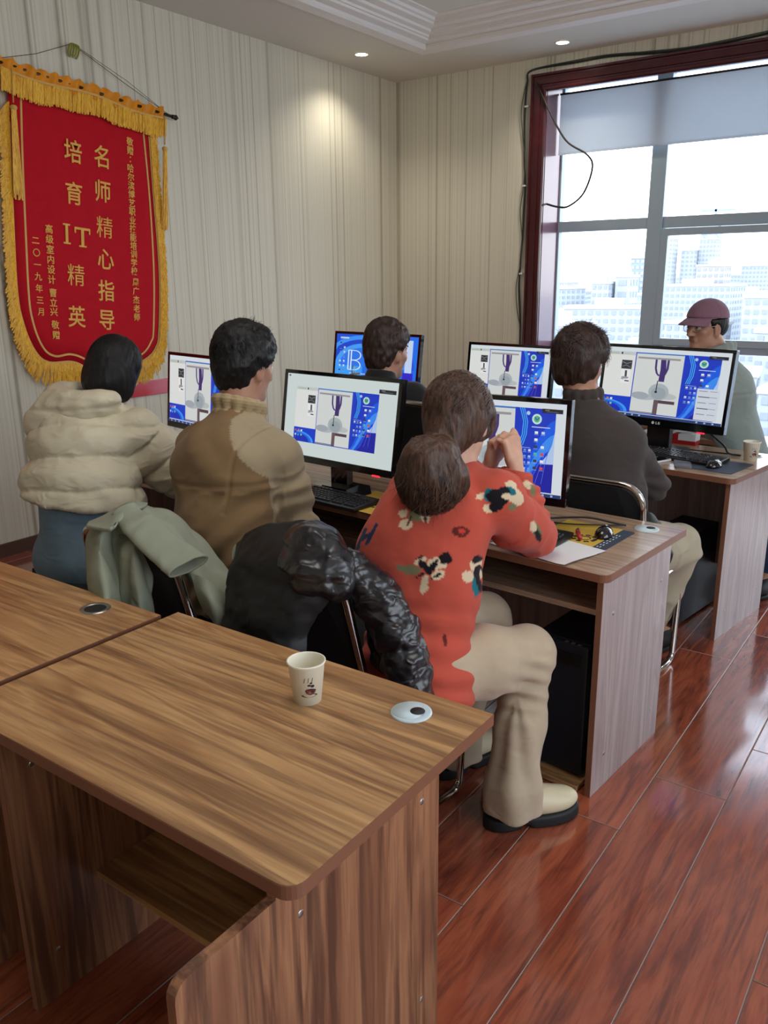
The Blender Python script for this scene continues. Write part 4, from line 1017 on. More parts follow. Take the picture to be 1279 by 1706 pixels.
def hairmat(name, col, hi):
    m, nt, b = new_mat(name); t = N(nt, 'ShaderNodeTexCoord').outputs['Object']
    c = ramp(nt, noise(nt, mapping(nt, t, (110, 110, 18)), 1, 4, .7), [(.35, rgb(*col)), (.75, rgb(*hi))])
    nt.links.new(c, b.inputs['Base Color']); b.inputs['Roughness'].default_value = .45; b.inputs['Specular IOR Level'].default_value = .3
    b.inputs['Anisotropic'].default_value = .6
    bump(nt, b, noise(nt, mapping(nt, t, (190, 190, 22)), 1, 4, .7), .6, .003); return m

def frame_of(yaw, pitch=0, roll=0):
    """rows: right, forward, up. yaw turns anticlockwise from +Y, pitch>0 looks down"""
    y, p = R(yaw), R(pitch); f = vec(-math.sin(y) * math.cos(p), math.cos(y) * math.cos(p), -math.sin(p)); r = vec(math.cos(y), math.sin(y), 0); u = np.cross(r, f)
    c, s_ = math.cos(R(roll)), math.sin(R(roll)); return np.array([r * c + u * s_, f, u * c - r * s_])
def head(S, c, A, hs, neck, nr=.058):
    """adds skull, face and neck; c = middle of head, A = frame rows, hs = head height"""
    W = lambda x, y, z: vec(*c) + hs * (x * A[0] + y * A[1] + z * A[2])
    S.ell(W(0, -.06, .12), np.array((.315, .395, .36)) * hs, A, .02)
    S.ell(W(0, .13, -.12), np.array((.262, .245, .33)) * hs, A, .02)
    S.cap(W(-.15, .06, -.30), W(-.05, .26, -.41), .085 * hs, .075 * hs, .03); S.cap(W(.15, .06, -.30), W(.05, .26, -.41), .085 * hs, .075 * hs, .03)
    S.ell(W(0, .29, -.40), np.array((.085, .075, .075)) * hs, A, .018)
    for sx in (-1, 1):
        S.ell(W(sx * .17, .23, -.09), np.array((.09, .09, .08)) * hs, A, .02)                    # cheek
        S.cap(W(sx * .045, .355, .085), W(sx * .20, .28, .09), .036 * hs, .03 * hs, .012)        # brow
        S.ell(W(sx * .135, .375, .01), np.array((.062, .05, .042)) * hs, A, .010, sub=True)      # socket
        S.ell(W(sx * .135, .315, .01), np.array((.055, .055, .05)) * hs, A, .004)                # eyelid mass
        e = W(sx * .325, -.01, -.05)
        S.ell(e, np.array((.028, .085, .135)) * hs, A, .006); S.ell(W(sx * .315, .02, -.15), np.array((.024, .045, .055)) * hs, A, .006)
        S.ell(W(sx * .36, .005, -.03), np.array((.022, .045, .075)) * hs, A, .006, sub=True)
    S.chain([W(0, .375, .05), W(0, .41, -.05), W(0, .465, -.13)], [.03 * hs, .035 * hs, .048 * hs], .014)
    for sx in (-1, 1): S.ell(W(sx * .05, .415, -.145), np.array((.034, .04, .03)) * hs, A, .01)
    S.cap(W(-.08, .355, -.235), W(.08, .355, -.235), .024 * hs, .024 * hs, .010); S.cap(W(-.065, .352, -.275), W(.065, .352, -.275), .028 * hs, .028 * hs, .008)
    S.cap(W(-.09, .385, -.254), W(.09, .385, -.254), .007 * hs, .007 * hs, .006) if False else None
    S.cap(W(0, -.10, -.22), neck, nr, nr * 1.12, .04)
    return W
def face_bits(W, A, hs, parent, skin_m, iris=(40, 26, 20), brow=(30, 24, 22)):
    mb = MB()
    for sx in (-1, 1):
        c = W(sx * .132, .318, .008); T = Matrix.Translation(Vector(c)) @ Matrix((tuple(A[0]), tuple(A[2]), tuple(A[1]))).transposed().to_4x4() @ Matrix.Scale(1, 4)
        mb.lathe([(.0001, .056 * hs)] + [(.056 * hs * math.sin(a), .056 * hs * math.cos(a)) for a in np.linspace(.35, 1.6, 6)], 14, 0, T)
        mb.lathe([(.0001, .0585 * hs), (.024 * hs, .053 * hs)], 14, 1, T)
    mb.obj('eyes', [M['eye'], M['iris']], parent)
    mb = MB()
    for sx in (-1, 1): mb.tube([W(sx * .05, .40, .105), W(sx * .12, .388, .125), W(sx * .21, .325, .11)], .012 * hs, 6, taper=[1, 1.1, .5])
    mb.obj('eyebrows', M['hair_black'], parent)
    mb = MB(); mb.tube([W(-.085, .362, -.255), W(-.04, .388, -.252), W(0, .392, -.258), W(.04, .388, -.252), W(.085, .362, -.255)], .012 * hs, 6, taper=[.4, 1, 1.1, 1, .4], flat=1)
    mb.obj('lips', M['lip'], parent)
M['eye'] = mat('eye white', (214, 208, 204), .25); M['iris'] = mat('dark iris', (36, 24, 20), .2); M['lip'] = mat('lips', (150, 88, 80), .45)
def hand(S, wrist, d, n, thumb_side, size=1.0, curl=(30, 40, 30), spread=1.0, thumb_in=.5, k=.006):
    """five fingered hand; d = direction of the fingers, n = palm normal (fingers curl towards it), thumb_side = +1/-1"""
    d = unit(d); n = unit(vec(*n) - d * (np.dot(n, d))); s_ = np.cross(d, n) * thumb_side
    w = vec(*wrist); kn = w + d * .088 * size
    S.cap(w, w + d * .03 * size, .026 * size, .030 * size, .012, (n, .72))
    for j in range(4):
        o = s_ * (.030 - .020 * j) * size
        S.cap(w + d * .025 * size + o * .7, kn + o - d * .004 * abs(j - 1) * size, .0135 * size, .0115 * size, .012)
    for j, (L, r) in enumerate(((.070, .0088), (.078, .0090), (.073, .0086), (.058, .0078))):
        p = kn + s_ * (.030 - .020 * j) * size * 1.02 - d * .005 * abs(j - 1) * size; a = 0; dd = d + s_ * (.10 - .07 * j) * spread
        for q, (fr_, cu) in enumerate(zip((.42, .32, .26), curl)):
            a += R(cu); v = unit(unit(dd) * math.cos(a) + n * math.sin(a)); e = p + v * L * fr_ * size
            S.cap(p, e, r * (1 - .1 * q) * size, r * (1 - .1 * (q + 1)) * size, k); p = e
    t0 = w + d * .022 * size + s_ * .024 * size + n * .006 * size; t1 = t0 + unit(d * .75 + s_ * .75 * (1 - thumb_in * .6) + n * .5 * thumb_in) * .040 * size
    t2 = t1 + unit(d * .95 + s_ * .25 * (1 - thumb_in) + n * .4 * thumb_in) * .032 * size; t3 = t2 + unit(d + n * .35 * thumb_in - s_ * .3 * thumb_in) * .024 * size
    S.chain([t0, t1, t2, t3], [.0145 * size, .0112 * size, .0098 * size, .0082 * size], k + .003)
def limb(S, a, b, c, ra, rb, rc, k=.03):
    S.cap(a, b, ra, rb, k); S.cap(b, c, rb * .98, rc, k)
# ================================================================== PEOPLE
SK = skin('skin warm', (198, 150, 124)); SK2 = skin('skin tan', (176, 128, 104)); SK3 = skin('skin fair', (206, 160, 136))
M['hair_black'] = hairmat('black hair', (14, 13, 14), (34, 31, 32)); M['hair_brown'] = hairmat('dark brown hair', (40, 29, 26), (112, 82, 66)); M['hair_brown2'] = hairmat('brown short hair', (30, 22, 20), (78, 56, 48))
def person(label, x, y): return thing('person', label, 'person', (x, y, 0))
def adopt(root):
    """keep world placed parts where they are under a root that stands at the figure's base"""
    loc = Vector(root.location)
    for o in root.children: o.location = o.location - loc
def axis(J): return unit(J['chest'] - J['pel'])
def body(J, skinm, root, h=.008, sc=1.0, hands=True, right=None, hs=.25, nr=.058, hspec=None, shins=True):
    S = Solid(.03); r = right; fl = (r, 1.35)
    S.cap(J['pel'], J['belly'], .098 * sc, .092 * sc, .04, fl); S.cap(J['belly'], J['chest'], .092 * sc, .108 * sc, .04, fl)
    S.cap(J['shL'], J['shR'], .042 * sc, .042 * sc, .05); S.cap(J['chest'], J['neck'], .09 * sc, .05, .05)
    for q in 'LR':
        S.cap(J['sh' + q], J['el' + q], .040 * sc, .033 * sc); S.cap(J['el' + q], J['wr' + q], .033 * sc, .024 * sc)
        if 'kn' + q in J:
            S.cap(J['hip' + q], J['kn' + q], .072 * sc, .048 * sc)
            S.cap(J['kn' + q], J['an' + q], .046 * sc, .030 * sc); S.cap(J['an' + q], J['to' + q], .030 * sc, .022 * sc)
        if hspec: d, n, ts, cu, ti = hspec[q]; hand(S, J['wr' + q], d, n, ts, 1.04 * sc, cu, thumb_in=ti)
    A = J['A']; W = head(S, J['head'], A, hs, J['neck'], nr)
    flesh('body', S, h, skinm, root, 1); return W, A
def shoe_pair(J, root, mt, msole, s=1.0, chunky=False):
    for q in 'LR':
        an, to = vec(*J['an' + q]), vec(*J['to' + q]); d = to - an; d[2] = 0; d = unit(d); up = vec(0, 0, 1); rt = np.cross(d, up); b = vec(an[0], an[1], 0); A = np.array([rt, d, up])
        z0 = .036 if chunky else .018
        S = Solid(.03); S.ell(b - d * .03 + up * (z0 + .04), np.array((.044, .055, .05)) * s, A); S.ell(b + d * .12 * s + up * (z0 + .022), np.array((.050, .085, .036)) * s, A); S.cap(b - d * .02 + up * .07, b + up * .14, .045 * s, .045 * s)
        S.ell(b + d * .05 + up * (z0 + .035), np.array((.045, .08, .042)) * s, A)
        S.cut(b + up * z0, (0, 0, -1)); o = flesh('shoe', S, .006, mt, root)
        Z = Solid(.02); Z.ell(b - d * .035, np.array((.047, .058, .2)) * s, A); Z.ell(b + d * .11 * s, np.array((.057, .10, .2)) * s, A); Z.ell(b + d * .04, np.array((.047, .09, .2)) * s, A); Z.cut(b + up * (z0 + .004), (0, 0, 1)); Z.cut(b + up * .001, (0, 0, -1))
        if chunky: Z.cap(b + d * .025 - rt * .08, b + d * .025 + rt * .08, .016, .016, .006, sub=True)
        flesh('sole', Z, .006, msole, root, 1)

# ---------------------------------------------------------------- P1: woman in the red sweater
J = dict(pel=vec(-1.165, 1.78, .57), belly=vec(-1.185, 1.86, .75), chest=vec(-1.205, 1.94, .91), neck=vec(-1.20, 2.03, 1.06), head=vec(-1.205, 2.07, 1.185),
         shR=vec(-1.055, 2.03, .975), shL=vec(-1.345, 2.04, .945), elR=vec(-1.03, 2.235, .812), elL=vec(-1.36, 2.28, .81), wrR=vec(-1.125, 2.275, 1.01), wrL=vec(-1.225, 2.30, 1.005),
         hipR=vec(-1.08, 1.75, .54), hipL=vec(-1.25, 1.84, .54), knR=vec(-.955, 2.05, .515), knL=vec(-1.19, 2.22, .51), anR=vec(-.935, 1.955, .10), anL=vec(-1.22, 2.10, .10), toR=vec(-.865, 2.04, .05), toL=vec(-1.18, 2.24, .05), A=frame_of(2, 14, 2))
p1 = person('woman in a red patterned sweater, chin on clasped hands at the desk', -1.165, 1.80)
r1 = unit((.93, -.36, 0)); r1u = unit((.985, .0, 0))
W, A = body(J, SK3, p1, .0055, 1.0, right=r1, hs=.245, nr=.052, hspec=dict(R=((-.22, .02, .97), (-1, .15, .1), -1, (62, 62, 40), .4), L=((.30, -.05, .95), (.95, -.1, .15), 1, (58, 60, 40), .4)))
face_bits(W, A, .245, p1, SK3)
# sweater
S = Solid(.035); ax = axis(J)
S.cap(J['pel'] - ax * .06, J['belly'], .134, .125, .05, (r1, 1.28)); S.cap(J['belly'], J['chest'], .125, .132, .05, (r1, 1.25)); S.ell(vec(-1.235, 1.85, .80), (.175, .125, .17), np.array([r1u, np.cross((0, 0, 1), r1u), (0, 0, 1)]), .05); S.ell(J['chest'] + vec(.0, -.01, .0), (.170, .115, .13), np.array([r1u, np.cross((0, 0, 1), r1u), (0, 0, 1)]), .05)
S.cap(J['shL'], J['shR'], .064, .064, .06); S.cap(J['chest'] + vec(0, 0, .05), J['neck'] + vec(0, -.005, -.025), .09, .064, .05)
for q in 'LR': S.cap(J['neck'] + vec(0, 0, -.055), J['sh' + q], .050, .062, .05)
for q in 'LR':
    S.chain([J['sh' + q], J['sh' + q] * .45 + J['el' + q] * .55 + vec(0, -.01, -.012), J['el' + q]], [.074, .076, .064], .03)
    S.chain([J['el' + q], J['wr' + q] * .5 + J['el' + q] * .5, J['wr' + q]], [.060, .052, .036], .02)
    S.cap(J['wr' + q] - unit(J['wr' + q] - J['el' + q]) * .03, J['wr' + q] - unit(J['wr' + q] - J['el' + q]) * .005, .041, .038, .004)
S.ell(J['pel'] - ax * .07 + vec(.015, -.01, 0), (.184, .150, .135), np.array([r1, np.cross((0, 0, 1), r1), (0, 0, 1)]), .05); S.cut(J['pel'] - ax * .150, unit(-ax + vec(.05, -.25, 0)))
S.cut(J['neck'] + vec(0, .0, .012), (0, .28, .96))
motifs = []   # filled from measured points on the sweater
CREAM, INK, TEAL, CORAL, BRN, OLV = lin((214, 192, 160)), lin((26, 22, 28)), lin((24, 104, 116)), lin((196, 66, 54)), lin((96, 38, 34)), lin((120, 116, 84))
iu = unit((.813, .582, 0)); iv = unit((-.19, .22, .957)) # tangent plane axes seen from behind her right shoulder
def motif(c, shapes): motifs.append((vec(*c), shapes))
motif((-1.322, 1.763, .885), [(.013, .006, -.0048, .034, -27, lin((30, 48, 84))), (-.018, -.008, -.0048, .034, -27, lin((30, 48, 84))), (-.002, -.001, -.017, .0050, 24, lin((30, 48, 84)))])
motif((-1.010, 1.953, 1.002), [(-.045, .006, .020, .010, 20, CREAM), (.035, .030, .018, .016, 0, CREAM), (.050, .0, .030, .020, -50, CREAM), (-.030, -.030, .016, .012, 0, CREAM), (-.030, .006, .012, .020, 0, TEAL), (-.004, .0, .034, .022, -10, INK), (-.006, -.020, .024, .016, 20, INK), (.026, .012, .022, .013, 10, TEAL), (.016, .014, .018, .012, 0, INK), (.022, .002, .014, .009, 0, CREAM), (.040, -.03, .012, .010, 0, OLV)])
motif((-1.191, 1.805, .965), [(-.030, .0, .014, .010, 30, CREAM), (.012, -.006, .030, .018, 10, OLV), (.030, -.012, .014, .018, 0, CREAM), (-.024, -.030, .020, .014, 10, CREAM), (-.014, -.024, .004, .018, -20, BRN), (.012, .004, .016, .004, -20, INK), (.03, -.016, .004, .014, 0, BRN)])
motif((-1.063, 1.837, .924), [(0, 0, .024, .015, 0, BRN), (.004, 0, .011, .007, 0, CORAL)])
motif((-1.114, 1.752, .833), [(-.050, .000, .034, .012, -8, OLV), (-.010, -.040, .010, .026, -12, CREAM), (.028, .014, .030, .018, 10, CREAM), (-.018, .022, .018, .010, 30, CREAM), (.026, -.018, .020, .012, 25, CREAM), (.048, .026, .018, .016, -20, INK), (-.006, .004, .010, .026, 40, INK), (.014, .004, .008, .024, -40, INK), (-.016, -.014, -.016, .003, 30, INK), (.022, -.020, -.014, .003, 30, INK), (-.020, .030, -.010, .003, 30, INK)])
motif((-1.022, 1.86, .807), [(-.004, .026, .020, .018, 0, CREAM), (.0, .038, .018, .010, 10, INK), (-.030, -.006, .018, .016, 0, CREAM), (.004, .002, .016, .018, 0, INK), (-.006, -.036, .010, .028, 10, TEAL), (.006, -.030, .008, .024, 10, INK), (.010, -.004, .006, .010, 0, CREAM)])
motif((-1.055, 2.234, .968), [(0, 0, .022, .014, -30, CREAM), (.010, -.014, .012, .018, 0, OLV), (-.020, .004, .006, .004, 0, INK)])
motif((-.965, 2.10, .876), [(0, 0, .014, .030, 30, OLV), (.004, -.01, .008, .03, 30, INK), (-.012, .012, .012, .016, 20, CREAM)])
motif((-1.047, 1.731, .655), [(0, 0, .005, .016, 0, BRN)])
def sweater_col(V):
    col = np.tile(np.array(lin((190, 82, 66))), (len(V), 1)); 
    ax_ = axis(J); rib = (V - J['pel']) @ ax_
    for c, shapes in motifs:
        r = V - c; a = r @ iu; b = r @ iv; near_ = np.abs(np.cross(iu, iv) @ r.T) < .10
        a = a + .003 * vnoise(V, 60, 3); b = b + .003 * vnoise(V, 60, 4)
        for (du, dv, ru, rv, rot, cc) in shapes:
            x, y = a - du, b - dv; cr_, sr = math.cos(R(rot)), math.sin(R(rot)); x, y = x * cr_ + y * sr, -x * sr + y * cr_
            if ru < 0: m = near_ & (np.abs(x) < -ru) & (np.abs(y) < rv)
            else: m = near_ & ((x / ru) ** 2 + (y / rv) ** 2 < 1)
            col[m] = cc
    return col
def sweater_disp(V):
    d = .005 * vnoise(V * vec(1, 1, 1.6), 9, 1) + .003 * vnoise(V, 22, 2)
    ax_ = axis(J); t = (V - J['pel']) @ ax_; low = np.clip((.16 - t) / .12, 0, 1) * (V[:, 2] < .80) ; d += low * .008 * np.sin(t * 95 + 2 * vnoise(V, 5, 5)) * .6
    d += .0045 * ridged(V * vec(1, 1, .55), 16, 6) * (V[:, 1] > 2.06)
    for q in 'LR':
        e, w = J['el' + q], J['wr' + q]; u = unit(w - e); s = (V - e) @ u; rr = np.linalg.norm((V - e) - s[:, None] * u, axis=1); m = (s > .03) & (rr < .08)
        d += m * .0045 * np.sin(s * 150 + 1.5 * vnoise(V, 12, 8))
    return d
M['sweater'] = fabric('coral knit', (196, 70, 58), .95, .12, 900, .5, attr=True, spec=.1, wr=.35)
flesh('sweater', S, .0055, M['sweater'], p1, 2, sweater_disp, sweater_col)
# trousers
S = Solid(.04)
S.cap(J['hipL'], J['hipR'], .098, .098, .05); S.cap(J['pel'], J['pel'] + vec(0, 0, .0), .11, .10, .05, (r1, 1.2))
for q in 'LR':
    h_, k_, a_ = J['hip' + q], J['kn' + q], J['an' + q]
    S.chain([h_, h_ * .5 + k_ * .5 + vec(0, 0, .005), k_], [.098, .097, .078], .045); S.ell(k_ + vec(0, 0, -.005), (.080, .082, .082), k=.03)
    mid = k_ * .5 + a_ * .5; S.chain([k_ + vec(0, 0, -.03), mid + vec(.0, -.006, 0), a_ + vec(0, -.005, .03), a_ + vec(0, -.006, -.06)], [.074, .073, .080, .090], .03)
    S.cut(a_ * vec(1, 1, 0) + vec(0, 0, .052), (0, 0, -1)) if q == 'R' else None
def trouser_disp(V):
    d = .004 * vnoise(V, 9, 11)
    for q in 'LR':
        k_ = J['kn' + q]; r = np.linalg.norm((V - k_ - vec(0, -.07, -.06)), axis=1); d += .010 * np.exp(-(r / .09) ** 2) * np.sin((V[:, 2] - k_[2]) * 120 + V[:, 1] * 60)
        m = V[:, 2] < k_[2] - .08; d += m * .005 * np.sin(np.arctan2(V[:, 1] - J['an' + q][1], V[:, 0] - J['an' + q][0]) * 5 + V[:, 2] * 9) * np.clip((k_[2] - V[:, 2]) / .3, 0, 1) * (np.linalg.norm(V[:, :2] - J['an' + q][:2], axis=1) < .16)
    return d
M['beige'] = fabric('beige twill', (186, 166, 140), .85, .2, 700, .25, var=.05)
flesh('trousers', S, .007, M['beige'], p1, 2, trouser_disp)
M['shoe_beige'] = mat('cream leather', (214, 198, 164), .45); M['sole_black'] = mat('black rubber sole', (22, 21, 22), .6)
shoe_pair(J, p1, M['shoe_beige'], M['sole_black'], 1.02, True)
# hair: cap over the skull and a big low bun
hs = .245; c = J['head']; A = J['A']; w_ = lambda x, y, z: c + hs * (x * A[0] + y * A[1] + z * A[2])
S = Solid(.03); S.ell(w_(0, -.08, .12), np.array((.385, .455, .42)) * hs, A, .03); S.ell(w_(0, -.16, -.10), np.array((.33, .30, .30)) * hs, A, .04); S.ell(w_(.24, .06, .02), np.array((.15, .22, .24)) * hs, A, .03); S.ell(w_(-.24, .06, .02), np.array((.15, .22, .24)) * hs, A, .03)
S.cap(w_(0, -.30, -.24), vec(-1.185, 1.915, 1.10), .055, .040, .03)
for q, rr in (((-1.165, 1.845, 1.085), (.086, .080, .088)), ((-1.185, 1.845, 1.045), (.076, .070, .080)), ((-1.135, 1.855, 1.05), (.070, .066, .076)), ((-1.165, 1.86, 1.01), (.06, .055, .05))): S.ell(q, rr, k=.02)
S.ell(w_(.36, .04, -.10), np.array((.07, .075, .12)) * hs, A, .02, sub=True)
S.cut(w_(0, .30, 0), A[1])
def hair_disp(V): bn = (V[:, 1] < 1.94) & (V[:, 2] < 1.16); return .0045 * ridged(V * vec(1, 1, .35), 42, 21) + .006 * vnoise(V * vec(1, 1, .5), 16, 22) + bn * (.008 * ridged(V * vec(1, 1, .6), 20, 24) + .006 * vnoise(V, 12, 25))
rnd = np.random.RandomState(3); roots = []; dirs = []
for i in range(150):
    th = rnd.uniform(-.2, 3.4); ph = rnd.uniform(.1, 1.4); n_ = -math.sin(ph) * math.sin(th) * A[1] * .9 + math.sin(ph) * math.cos(th) * A[0] + math.cos(ph) * A[2]; roots.append(c + n_ * .088); dirs.append(n_ * .5 + vec(0, -.3, -.8))
for i in range(420):
    n_ = unit(rnd.normal(0, 1, 3)); roots.append(vec(-1.165, 1.85, 1.05) + n_ * vec(.075, .07, .082)); dirs.append(n_ * .6 + rnd.normal(0, .6, 3) + vec(0, 0, -.3))
ex = join_strands(strands(roots, dirs, .055, .0011, 6, 1.2, (0, 0, -1.2), 4, .25),
    surf_strands(w_(0, -.08, .12), A, np.array((.388, .458, .423)) * hs, 1500, lambda q: (-.15 * q[0], -.75, -.75 + .4 * max(0, q[2])), .085, .0011, seed=31, lift=.006, wav=.12, lo=lambda q: q[1] < .55 and not (q[2] < -.2 and abs(q[0]) > .75)),
    surf_strands((-1.165, 1.848, 1.052), np.eye(3), (.090, .082, .096), 1500, lambda q: (q[1] * .9 + .3, -.2, -.8), .10, .0012, seed=32, lift=.010, wav=.35, lo=lambda q: q[1] < .5))
flesh('hair', S, .006, M['hair_brown'], p1, 1, hair_disp, extra=ex)
adopt(p1)

# ---------------------------------------------------------------- P2: man in the tan jacket
J = dict(pel=vec(-1.94, 1.83, .56), belly=vec(-1.99, 1.86, .76), chest=vec(-2.03, 1.92, .95), neck=vec(-2.06, 2.02, 1.145), head=vec(-2.07, 2.075, 1.295),
         shR=vec(-1.865, 2.0, 1.0), shL=vec(-2.24, 1.99, 1.0), elR=vec(-1.80, 2.03, .745), elL=vec(-2.28, 2.10, .79), wrR=vec(-1.93, 2.22, .66), wrL=vec(-2.18, 2.36, .80),
         hipR=vec(-1.84, 1.83, .54), hipL=vec(-2.05, 1.85, .54), knR=vec(-1.83, 2.27, .52), knL=vec(-2.12, 2.29, .52), anR=vec(-1.84, 2.20, .10), anL=vec(-2.14, 2.22, .10), toR=vec(-1.82, 2.36, .05), toL=vec(-2.16, 2.38, .05), A=frame_of(-5, 12, 0))
p2 = person('man in a tan suede jacket with cream sleeves, seen from behind', -1.95, 1.85)
r2 = unit((1, .04, 0)); typing = dict(R=((-.2, .95, -.12), (0, -.1, -1), -1, (12, 22, 18), .2), L=((.2, .95, -.12), (0, -.1, -1), 1, (12, 22, 18), .2))
W, A = body(J, SK2, p2, .0065, 1.05, right=r2, hs=.25, nr=.06, hspec=typing); face_bits(W, A, .25, p2, SK2)
S = Solid(.04); ax = axis(J)
S.cap(J['pel'] - ax * .05, J['belly'], .150, .150, .05, (r2, 1.20)); S.cap(J['belly'], J['chest'], .150, .150, .05, (r2, 1.30)); S.ell(J['chest'] + vec(.0, .0, .02), (.215, .145, .15), k=.05)
S.cap(J['shL'] + vec(.03, 0, .005), J['shR'] + vec(-.03, 0, .005), .076, .076, .06); S.cap(J['chest'] + vec(0, 0, .07), J['neck'] + vec(0, -.012, -.03), .10, .075, .05)
for q in 'LR': S.cap(J['neck'] + vec(0, -.01, -.05), J['sh' + q] + vec(0, 0, .005), .062, .074, .05)
for q in 'LR':
    S.chain([J['sh' + q], J['sh' + q] * .5 + J['el' + q] * .5, J['el' + q]], [.080, .073, .066], .010); S.cap(J['el' + q], J['wr' + q], .064, .046, .012)
S.cut(J['pel'] - ax * .07, -ax); S.cut(J['neck'] + vec(0, 0, .004), (0, .40, .92))
def p2_disp(V):
    d = .006 * vnoise(V, 7, 31) + .0025 * vnoise(V, 20, 32)
    s1 = (V[:, 2] - .62) * .9 - (V[:, 0] + 2.0) * .9; s2 = (V[:, 2] - .8) + (V[:, 0] + 2.0) * .6
    d += .007 * np.exp(-((V[:, 0] + 1.88) / .16) ** 2) * np.sin(s1 * 62 + 2 * vnoise(V, 5, 33)) * (V[:, 2] < .92) + .0035 * np.sin(s2 * 36 + 3 * vnoise(V, 4, 34)) * (V[:, 1] < 1.95)
    d -= .004 * np.exp(-((V[:, 2] - .955 - .04 * vnoise(V, 3, 9)) / .006) ** 2) * (V[:, 1] < 1.93)
    for q in 'LR':
        e, s_ = J['el' + q], J['sh' + q]; u = unit(e - s_); s = (V - s_) @ u; rr = np.linalg.norm((V - s_) - s[:, None] * u, axis=1); m = (s > .05) & (rr < .10) & (s < .4)
        d += m * .0055 * np.sin(s * 85 + 2.2 * vnoise(V, 9, 36))
        sm_ = np.abs(rr - .085 + s * 0) ; d -= .006 * np.exp(-(((V - s_) @ r2 * (1 if q == 'R' else -1) + .035) / .006) ** 2) * (V[:, 2] > .86)
    return d
def p2_col(V):
    c = np.tile(np.array(lin((130, 104, 72))), (len(V), 1)); f = (vnoise(V, 5, 41) * .5 + .5)[:, None]; c = c * (.88 + .24 * f)
    e, s_ = J['elR'], J['shR']; u = unit(e - s_); t = (V - s_) @ u; side = (V - s_) @ r2
    thr = .035 + .01 * np.sin(V[:, 2] * 20) - .06 * np.clip((V[:, 2] - .98) / .12, 0, 1); al = (V - s_) @ u; dist = np.linalg.norm(V - s_ - np.clip(al, 0, 2)[:, None] * u, axis=1); m = (side > thr) & (dist < .115); top = (V[:, 2] - 1.015 + side > .008 * vnoise(V, 9, 2)) & (side > -.125)
    c[m | top] = lin((164, 148, 120))
    return c
M['suede'] = fabric('tan suede', (150, 120, 84), .8, .1, 420, .3, attr=True, spec=.2, wr=.9, wsc=7)
flesh('jacket', S, .007, M['suede'], p2, 2, p2_disp, p2_col)
# ribbed collar
S = Solid(.012); nk = J['neck'] + vec(.0, .0, .0)
for k in range(14):
    a = 2 * PI * k / 14; b_ = 2 * PI * (k + 1) / 14
    P_ = lambda a: nk + vec(math.cos(a) * .080, math.sin(a) * .078 + .006, .008 - .026 * math.sin(a))
    S.cap(P_(a) + vec(0, -.004, -.028), P_(b_) + vec(0, -.004, -.028), .014, .014); S.cap(P_(a) + vec(0, 0, .018), P_(b_) + vec(0, 0, .018), .013, .013); S.cap(P_(a), P_(a) + vec(0, 0, .015), .015, .015)
def rib(V): a = np.arctan2(V[:, 1] - nk[1], V[:, 0] - nk[0]); return .0012 * np.sin((V[:, 2] + .3 * np.sin(a) * .076) * 620)
M['collar'] = fabric('beige rib knit', (172, 150, 112), .85, .3, 600, .3)
flesh('collar', S, .004, M['collar'], p2, 1, rib)
S = Solid(.04); S.cap(J['hipL'], J['hipR'], .10, .10, .05)
for q in 'LR': S.cap(J['hip' + q], J['kn' + q], .098, .072); S.chain([J['kn' + q], J['an' + q] + vec(0, 0, .0)], [.070, .055])
S.cut((0, 0, .07), (0, 0, -1)); M['dark_jeans'] = fabric('black denim', (30, 32, 40), .8, .1, 700, .3)
flesh('trousers', S, .010, M['dark_jeans'], p2, 2, lambda V: .004 * vnoise(V, 12, 3)); shoe_pair(J, p2, M['black_matt'], M['sole_black'])
def short_hair(c, A, hs, root, m, name='hair', spikes=120, length=.028, side=.0, seed=1, top=.44, crop=-.02, fluff=0, backlow=-.38, nz=60):
    w_ = lambda x, y, z: c + hs * (x * A[0] + y * A[1] + z * A[2])
    S = Solid(.03); S.ell(w_(0, -.05, .17), np.array((.37 + fluff, .45 + fluff, .385 + fluff)) * hs, A, .03); S.ell(w_(0, -.17, -.04), np.array((.315 + side, .30, .26)) * hs, A, .03)
    S.ell(w_(0, -.05, .24), np.array((.36, .42, .36)) * hs, A, .03); S.ell(w_(0, -.20, -.20), np.array((.265, .22, .24)) * hs, A, .04)
    for sx in (-1, 1): S.ell(w_(sx * .37, .03, -.10), np.array((.075, .13, .17)) * hs, A, .012, sub=True); 
    S.cut(w_(0, .08, -.02), unit(A[1] * .80 - A[2] * .62)); S.cut(w_(0, -.1, backlow), -A[2])
    S.cut(w_(0, .33, .2), A[1])
    rnd = np.random.RandomState(seed); roots = []; dirs = []
    for i in range(spikes):
        x = rnd.uniform(-.55, .55); y = rnd.uniform(-.55, .40); n_ = unit(x * A[0] * 1.2 + (y) * A[1] + A[2] * .55); roots.append(w_(0, -.05, .2) + n_ * (.37 + fluff) * hs * np.array([1, 1, 1])); dirs.append(n_ * .55 + rnd.normal(0, .30, 3) + A[1] * .55)
    ex = join_strands(strands(roots, dirs, length, .0014, 4, .6, (0, 0, -.4), seed + 1),
        surf_strands(w_(0, -.05, .17), A, np.array((.372 + fluff, .452 + fluff, .40 + fluff)) * hs, 900, lambda q: (q[0] * .4, .2 + .5 * q[2], -.9 + .8 * max(0, q[2])), .03 + fluff * .6, .0011, 5, seed + 7, lift=.004 + fluff * .25, wav=.2 + fluff * 6, lo=lambda q: q[2] > -.25 and q[1] < .75 - .5 * (q[2] < .2)))
    return flesh(name, S, .006, m, root, 1, lambda V: .0045 * ridged(V * vec(1, 1, .6), nz, seed) + (.004 + .06 * fluff) * vnoise(V, 20, seed + 3), extra=ex)
short_hair(J['head'], J['A'], .25, p2, M['hair_black'], spikes=260, length=.026, seed=5, fluff=.02)
adopt(p2)

